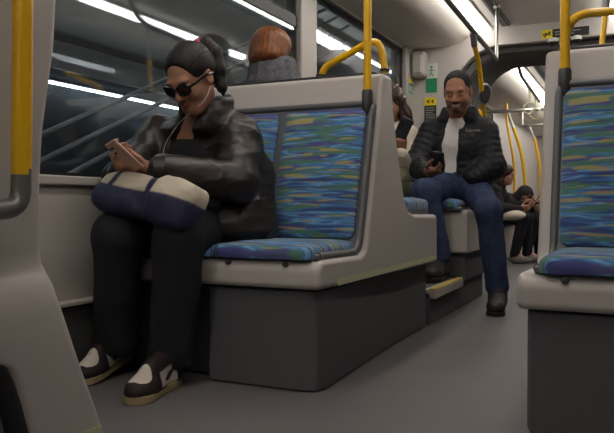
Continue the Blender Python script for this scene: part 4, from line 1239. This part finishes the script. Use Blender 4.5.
# ------------------------------------------------------------------ other passengers
def red_haired():
    root = person('passenger with auburn hair and grey hood seen from behind over the seat back', (-1.7, 3.4, .19))
    sk = rgb(190, 150, 130)
    c = A_([-1.722, 3.205, 1.442]); M = frame((.10, 1, -.12)); s = 1.04
    pel, chest, neck = A_([-1.66, 3.42, .79]), A_([-1.68, 3.32, 1.05]), A_([-1.715, 3.23, 1.30])
    shL, shR = A_([-1.86, 3.27, 1.17]), A_([-1.52, 3.27, 1.17])
    # her left is towards the wall
    S = Sdf(.007)
    L = head(S, c, M, s, sk, rgb(170, 100, 96), rgb(110, 70, 50))
    S.cap(L(0, -.02, -.05), neck, .05, .055, k=.03, col=sk)
    trunk(S, pel, chest, neck, (shL, shR), None, sk, .92)
    wr = (A_([-1.76, 3.62, .86]), A_([-1.60, 3.62, .86])); el = (A_([-1.80, 3.42, .93]), A_([-1.47, 3.42, .93]))
    S.chain([shL, el[0], wr[0]], [.045, .038, .027], k=.03, col=sk); S.chain([shR, el[1], wr[1]], [.045, .038, .027], k=.03, col=sk)
    hand(S, wr[0], (.5, .8, -.2), (0, -.2, -1), (.8, -.5, 0), col=sk, s=.92); hand(S, wr[1], (-.5, .8, -.2), (0, -.2, -1), (-.8, -.5, 0), col=sk, s=.92)
    legs = ((A_([-1.75, 3.44, .77]), A_([-1.73, 3.76, .75]), A_([-1.73, 3.84, .28])), (A_([-1.57, 3.44, .77]), A_([-1.53, 3.76, .75]), A_([-1.53, 3.84, .28])))
    for a, b, d in legs: S.chain([a, b, d], [.075, .05, .036], k=.03, col=sk); S.cap(d, d + A_([0, .1, -.05]), .033, .03, k=.02, col=sk)
    organic('body', S, SKIN, root, smooth=1)
    S = Sdf(.006)
    S.ell(L(0, -.012, .03), (.098 * s, .106 * s, .092 * s), M, k=.02)
    S.ell(L(0, -.045, -.035), (.100 * s, .070 * s, .072 * s), M, k=.04)
    S.ell(L(.03, -.10, -.045), (.058 * s, .030 * s, .030 * s), M, k=.03)
    S.ell(L(0, .12, -.03), (.07 * s, .07 * s, .10 * s), M, k=.01, mode='s')
    def st(V):
        q = (V - c) @ M; a = np.arctan2(q[:, 0], -q[:, 1] + .02)
        return .0011 * np.sin(a * 34 + 4 * vnoise(V * 14))
    hr = organic('hair', S, HAIR_RED, root, disp=st)
    S = Sdf(.005)
    for x, z in ((-.075, -.135), (.06, -.130), (-.02, -.14)): S.ell(neck + A_([-x, -.10, z + .10]), (.04, .02, .022), k=.02)
    organic('hair_ends', S, HAIR_RED, hr, disp=st)
    bm = T([c + A_([.085, -.02, -.045]), c + A_([.035, -.10, -.06])], .008, fil=.0, seg=10)
    obj('hair_clip', bm, BUCKLE, hr)
    S = Sdf(.007)
    S.cap(pel, chest, .15, .165, k=.05); S.cap(shL, shR, .08, k=.05)
    S.chain([shL, el[0], wr[0]], [.075, .066, .045], k=.03); S.chain([shR, el[1], wr[1]], [.075, .066, .045], k=.03)
    S.cap(chest, neck, .15, .085, k=.05)
    for a in range(0, 360, 24):
        q = math.radians(a); r = .122 if math.sin(q) < .2 else .09
        p0 = neck + A_([r * math.cos(q), -.01 + r * math.sin(q), -.02])
        S.cap(p0, p0 + A_([-.018 * math.cos(q), -.006 - .018 * math.sin(q), .10 if math.sin(q) < .2 else .02]), .032, .022, k=.03)
    S.cap(neck + A_([0, .0, .14]), neck + A_([0, .01, .02]), .07, .06, k=.01, mode='s')
    organic('hooded_coat', S, FLEECE, root, disp=lambda V: folds(V, .008, (10, 10, 16)))
    S = Sdf(.008)
    S.ell(pel, (.17, .12, .09), k=.05)
    for a, b, d in legs: S.chain([a, b, d], [.085, .07, .055], k=.03)
    organic('trousers', S, BLACKCLOTH, root)
    boot(root, (-1.73, 3.80), (-1.73, 4.05), .195, name='shoe'); boot(root, (-1.53, 3.80), (-1.53, 4.05), .195, name='shoe')
red_haired()

def cream_woman():
    root = person('woman in cream sweater partly hidden behind the seat back beside the man', (-1.6, 4.65, .19))
    sk = rgb(150, 106, 84)
    c = A_([-1.555, 4.60, 1.355]); M = frame((-.35, -.9, -.45)); s = 1.02
    pel, chest, neck = A_([-1.60, 4.68, .775]), A_([-1.60, 4.68, 1.02]), A_([-1.575, 4.645, 1.215])
    shL, shR = A_([-1.455, 4.67, 1.135]), A_([-1.75, 4.67, 1.135])
    el = (A_([-1.42, 4.54, .88]), A_([-1.76, 4.52, .92])); wr = (A_([-1.40, 4.355, .985]), A_([-1.60, 4.36, 1.0]))
    legs = ((A_([-1.52, 4.66, .765]), A_([-1.475, 4.23, .73]), A_([-1.47, 4.22, .28])), (A_([-1.69, 4.66, .765]), A_([-1.70, 4.23, .73]), A_([-1.70, 4.22, .28])))
    S = Sdf(.006)
    L = head(S, c, M, s, sk, rgb(150, 80, 80), rgb(40, 28, 24))
    S.cap(L(0, -.02, -.05), neck, .05, .055, k=.03, col=sk)
    trunk(S, pel, chest, neck, (shL, shR), None, sk, .9)
    S.chain([shL, el[0], wr[0]], [.045, .038, .027], k=.03, col=sk); S.chain([shR, el[1], wr[1]], [.045, .038, .027], k=.03, col=sk)
    hand(S, wr[0], (.20, -.35, .85), (-.35, .8, .3), (-.9, -.2, .3), (45, 55, 35), .95, sk); hand(S, wr[1], (.6, -.5, .5), (.3, .7, .4), (.5, 0, .8), col=sk, s=.92)
    for a, b, d in legs: S.chain([a, b, d], [.075, .05, .036], k=.03, col=sk); S.cap(d, d + A_([0, -.1, -.05]), .033, .03, k=.02, col=sk)
    organic('body', S, SKIN, root, smooth=1)
    S = Sdf(.006)
    S.ell(L(0, -.018, .04), (.084 * s, .098 * s, .090 * s), M, k=.02)
    S.chain([L(-.075, -.03, .0), L(-.082, -.02, -.10), L(-.085, -.03, -.185)], [.035, .040, .030], k=.03)
    S.chain([L(.075, -.03, .0), L(.085, -.02, -.10), L(.095, -.01, -.19)], [.036, .043, .030], k=.03)
    S.cap(L(0, -.07, .0), L(0, -.075, -.17), .06, .055, k=.03)
    S.ell(L(0, .11, -.02), (.064 * s, .075 * s, .095 * s), M, k=.012, mode='s')
    organic('hair', S, HAIR_BROWN, root, disp=lambda V: .004 * np.sin(V[:, 0] * 160 + 6 * vnoise(V * 12)))
    S = Sdf(.006)
    S.cap(pel, chest, .145, .15, k=.05); S.cap(shL, shR, .07, k=.05); S.cap(chest, neck, .14, .075, k=.05)
    S.chain([shL, el[0], wr[0]], [.072, .066, .045], k=.03); S.chain([shR, el[1], wr[1]], [.072, .064, .042], k=.03)
    S.cap(neck + A_([-.02, -.03, .10]), neck + A_([0, 0, .01]), .062, .056, k=.01, mode='s')
    organic('sweater', S, KNIT, root, disp=lambda V: folds(V, .006, (10, 10, 14)))
    S = Sdf(.007)
    S.ell(pel, (.17, .125, .095), k=.05)
    for a, b, d in legs: S.chain([a, b, d], [.092, .078, .062], k=.03)
    organic('trousers', S, OLIVE, root, disp=lambda V: folds(V, .005, (10, 10, 8)))
    boot(root, (-1.47, 4.28), (-1.47, 4.03), .195, name='shoe'); boot(root, (-1.70, 4.28), (-1.70, 4.03), .195, name='shoe')
cream_woman()
phone('dark phone held up by the woman in the cream sweater', (-1.362, 4.30, 1.135), (.42, -.18, .75), (-.25, .92, .25), .085, .150, PHONE_BLACK)

def far_passenger(y, dx, label, first):
    lx = .0 if first else .07
    root = person(label, (-1.5 + dx, y, 0))
    sk = rgb(176, 130, 108)
    c = A_([-1.362, y, .99]); M = frame((1, -.10, -.22)); s = .92
    if not first: c = A_([-1.205, 8.44, .735]); M = frame((.15, -.9, -.35))
    pel, chest, neck = A_([-1.60 + dx, y, .545]), A_([-1.53 + dx, y, .74]), A_([-1.43 + dx, y, .885])
    if not first: chest, neck = A_([-1.45, y - .03, .66]), A_([-1.29, y - .05, .70])
    shL, shR = A_([-1.46 + dx, y + .16, .80]), A_([-1.46 + dx, y - .16, .80])     # her left is further from the viewer
    if not first: shL, shR = A_([-1.36, y + .12, .66]), A_([-1.36, y - .16, .66])
    el = (A_([-1.34 + dx, y + .20, .62]), A_([-1.40 + dx, y - .22, .62])); wr = (A_([-1.16 + dx + lx * .8, y + .06, .66]), A_([-1.20 + dx + lx * .8, y - .05, .60]))
    legs = ((A_([-1.58 + dx, y + .09, .53]), A_([-1.15 + dx + lx, y + .10, .50]), A_([-1.14 + dx + lx, y + .12, .10])), (A_([-1.58 + dx, y - .09, .53]), A_([-1.16 + dx + lx, y - .08, .50]), A_([-1.25 + dx + lx, y - .09, .10])))
    S = Sdf(.0075)
    L = head(S, c, M, s, sk, rgb(150, 84, 80), rgb(50, 36, 30))
    S.cap(L(0, -.02, -.05), neck, .05, .055, k=.03, col=sk)
    trunk(S, pel, chest, neck, (shL, shR), None, sk, .88)
    S.chain([shL, el[0], wr[0]], [.045, .038, .027], k=.03, col=sk); S.chain([shR, el[1], wr[1]], [.045, .038, .027], k=.03, col=sk)
    hand(S, wr[0], (.8, -.2, .3), (-.1, -.9, .3), (0, -.2, 1), col=sk, s=.95); hand(S, wr[1], (.85, .2, .2), (-.1, .9, .3), (0, .2, 1), col=sk, s=.95)
    for a, b, d in legs: S.chain([a, b, d], [.07, .05, .036], k=.03, col=sk); S.cap(d, d + A_([.1, 0, -.05]), .033, .03, k=.02, col=sk)
    organic('body', S, SKIN, root, smooth=1)
    S = Sdf(.007)
    S.ell(L(0, -.018, .04), (.084, .098, .090), M, k=.02); S.cap(L(0, -.07, 0), L(0, -.08, -.16), .06, .05, k=.03)
    for q in (-1, 1): S.chain([L(q * .066, -.03, .02), L(q * .072, -.025, -.09), L(q * .078, -.02, -.20)], [.03, .036, .026], k=.03)
    S.ell(L(0, .112, -.022), (.058, .062, .085), M, k=.012, mode='s')
    if first: organic('hair', S, HAIR_BROWN, root)
    else:
        S = Sdf(.006)
        S.ell(L(0, -.02, .03), (.10, .11, .115), M, k=.02); S.cap(L(0, -.06, -.03), neck, .09, .10, k=.04)
        S.ell(L(0, .12, -.015), (.062, .085, .082), M, k=.012, mode='s')
        organic('hood', S, BLACKCLOTH, root)
    S = Sdf(.0075)
    S.cap(pel, chest, .135, .145, k=.05); S.cap(shL, shR, .07, k=.05); S.cap(chest, neck, .13, .075, k=.05)
    S.chain([shL, el[0], wr[0]], [.07, .064, .046], k=.03); S.chain([shR, el[1], wr[1]], [.07, .064, .046], k=.03)
    S.cap(neck + A_([.05, 0, .10]), neck + A_([.01, 0, .01]), .065, .058, k=.01, mode='s')
    organic('jacket', S, BLACKCLOTH, root, disp=lambda V: folds(V, .006, (12, 12, 14)))
    S = Sdf(.0075)
    S.ell(pel, (.12, .16, .085), k=.05)
    for a, b, d in legs: S.chain([a, b, d], [.085, .07, .052], k=.03)
    organic('trousers', S, TROUSER, root)
    for a, b, d in legs:
        S = Sdf(.005); S.ell(d + A_([.06, 0, -.06]), (.13, .045, .04), k=.02); S.cap(d, d + A_([.01, 0, -.05]), .042, .05, k=.02)
        S.box(d + A_([.05, 0, -.15]), (.3, .1, .05), rd=.002, k=.003, mode='s')
        organic('shoe', S, GREYSHOE, root)
    return root
GREYSHOE = mat('grey_sneaker_mesh', rgb(128, 124, 120), .8)
far_passenger(8.10, 0, 'brown haired woman in black jacket with white bag beyond the gangway', True)
far_passenger(8.52, .0, 'passenger hunched in a black hood behind the brown haired woman beyond the gangway', False)
t = thing('shoulder_bag', 'off-white bag on the lap of the brown haired woman beyond the gangway', 'bag', (-1.27, 8.02, .50))
S = Sdf(.006); S.ell((-1.27, 7.99, .535), (.15, .12, .060)); S.ell((-1.37, 8.0, .53), (.09, .10, .055), k=.03)
organic('bag_body', S, BAGW, t)
obj('strap', T([(-1.36, 7.90, .57), (-1.40, 7.885, .68), (-1.47, 7.93, .82), (-1.53, 8.0, .87)], .014, fil=.05), BUCKLE, t)
phone('small dark phone in the hands of the hooded passenger beyond the gangway', (-1.10, 8.40, .635), (.75, 0, .6), (-.6, 0, .8), .075, .15, PHONE_BLACK, cam=False)
# ------------------------------------------------------------------ camera, world, view
w = bpy.data.worlds.new('night'); scene.world = w; w.use_nodes = True
bg = w.node_tree.nodes['Background']; bg.inputs['Color'].default_value = (.5, .6, .75, 1); bg.inputs['Strength'].default_value = .01
cam = bpy.data.cameras.new('camera'); co = bpy.data.objects.new('camera', cam); COL.objects.link(co)
cam.sensor_width = 36; cam.lens = 700 / 614 * 36; cam.clip_start = .05
co.location = (0, 0, .65)
co.rotation_euler = (PI / 2 - math.atan2(11.5, 700), 0, math.radians(25.4))
scene.camera = co
scene.view_settings.view_transform = 'Standard'; scene.view_settings.look = 'None'
scene.view_settings.gamma = 1; scene.view_settings.use_curve_mapping = False
scene.view_settings.exposure = 0.0
scene.cycles.use_denoising = True
scene.cycles.max_bounces = 10; scene.cycles.transparent_max_bounces = 16
scene.cycles.caustics_reflective = False; scene.cycles.caustics_refractive = False
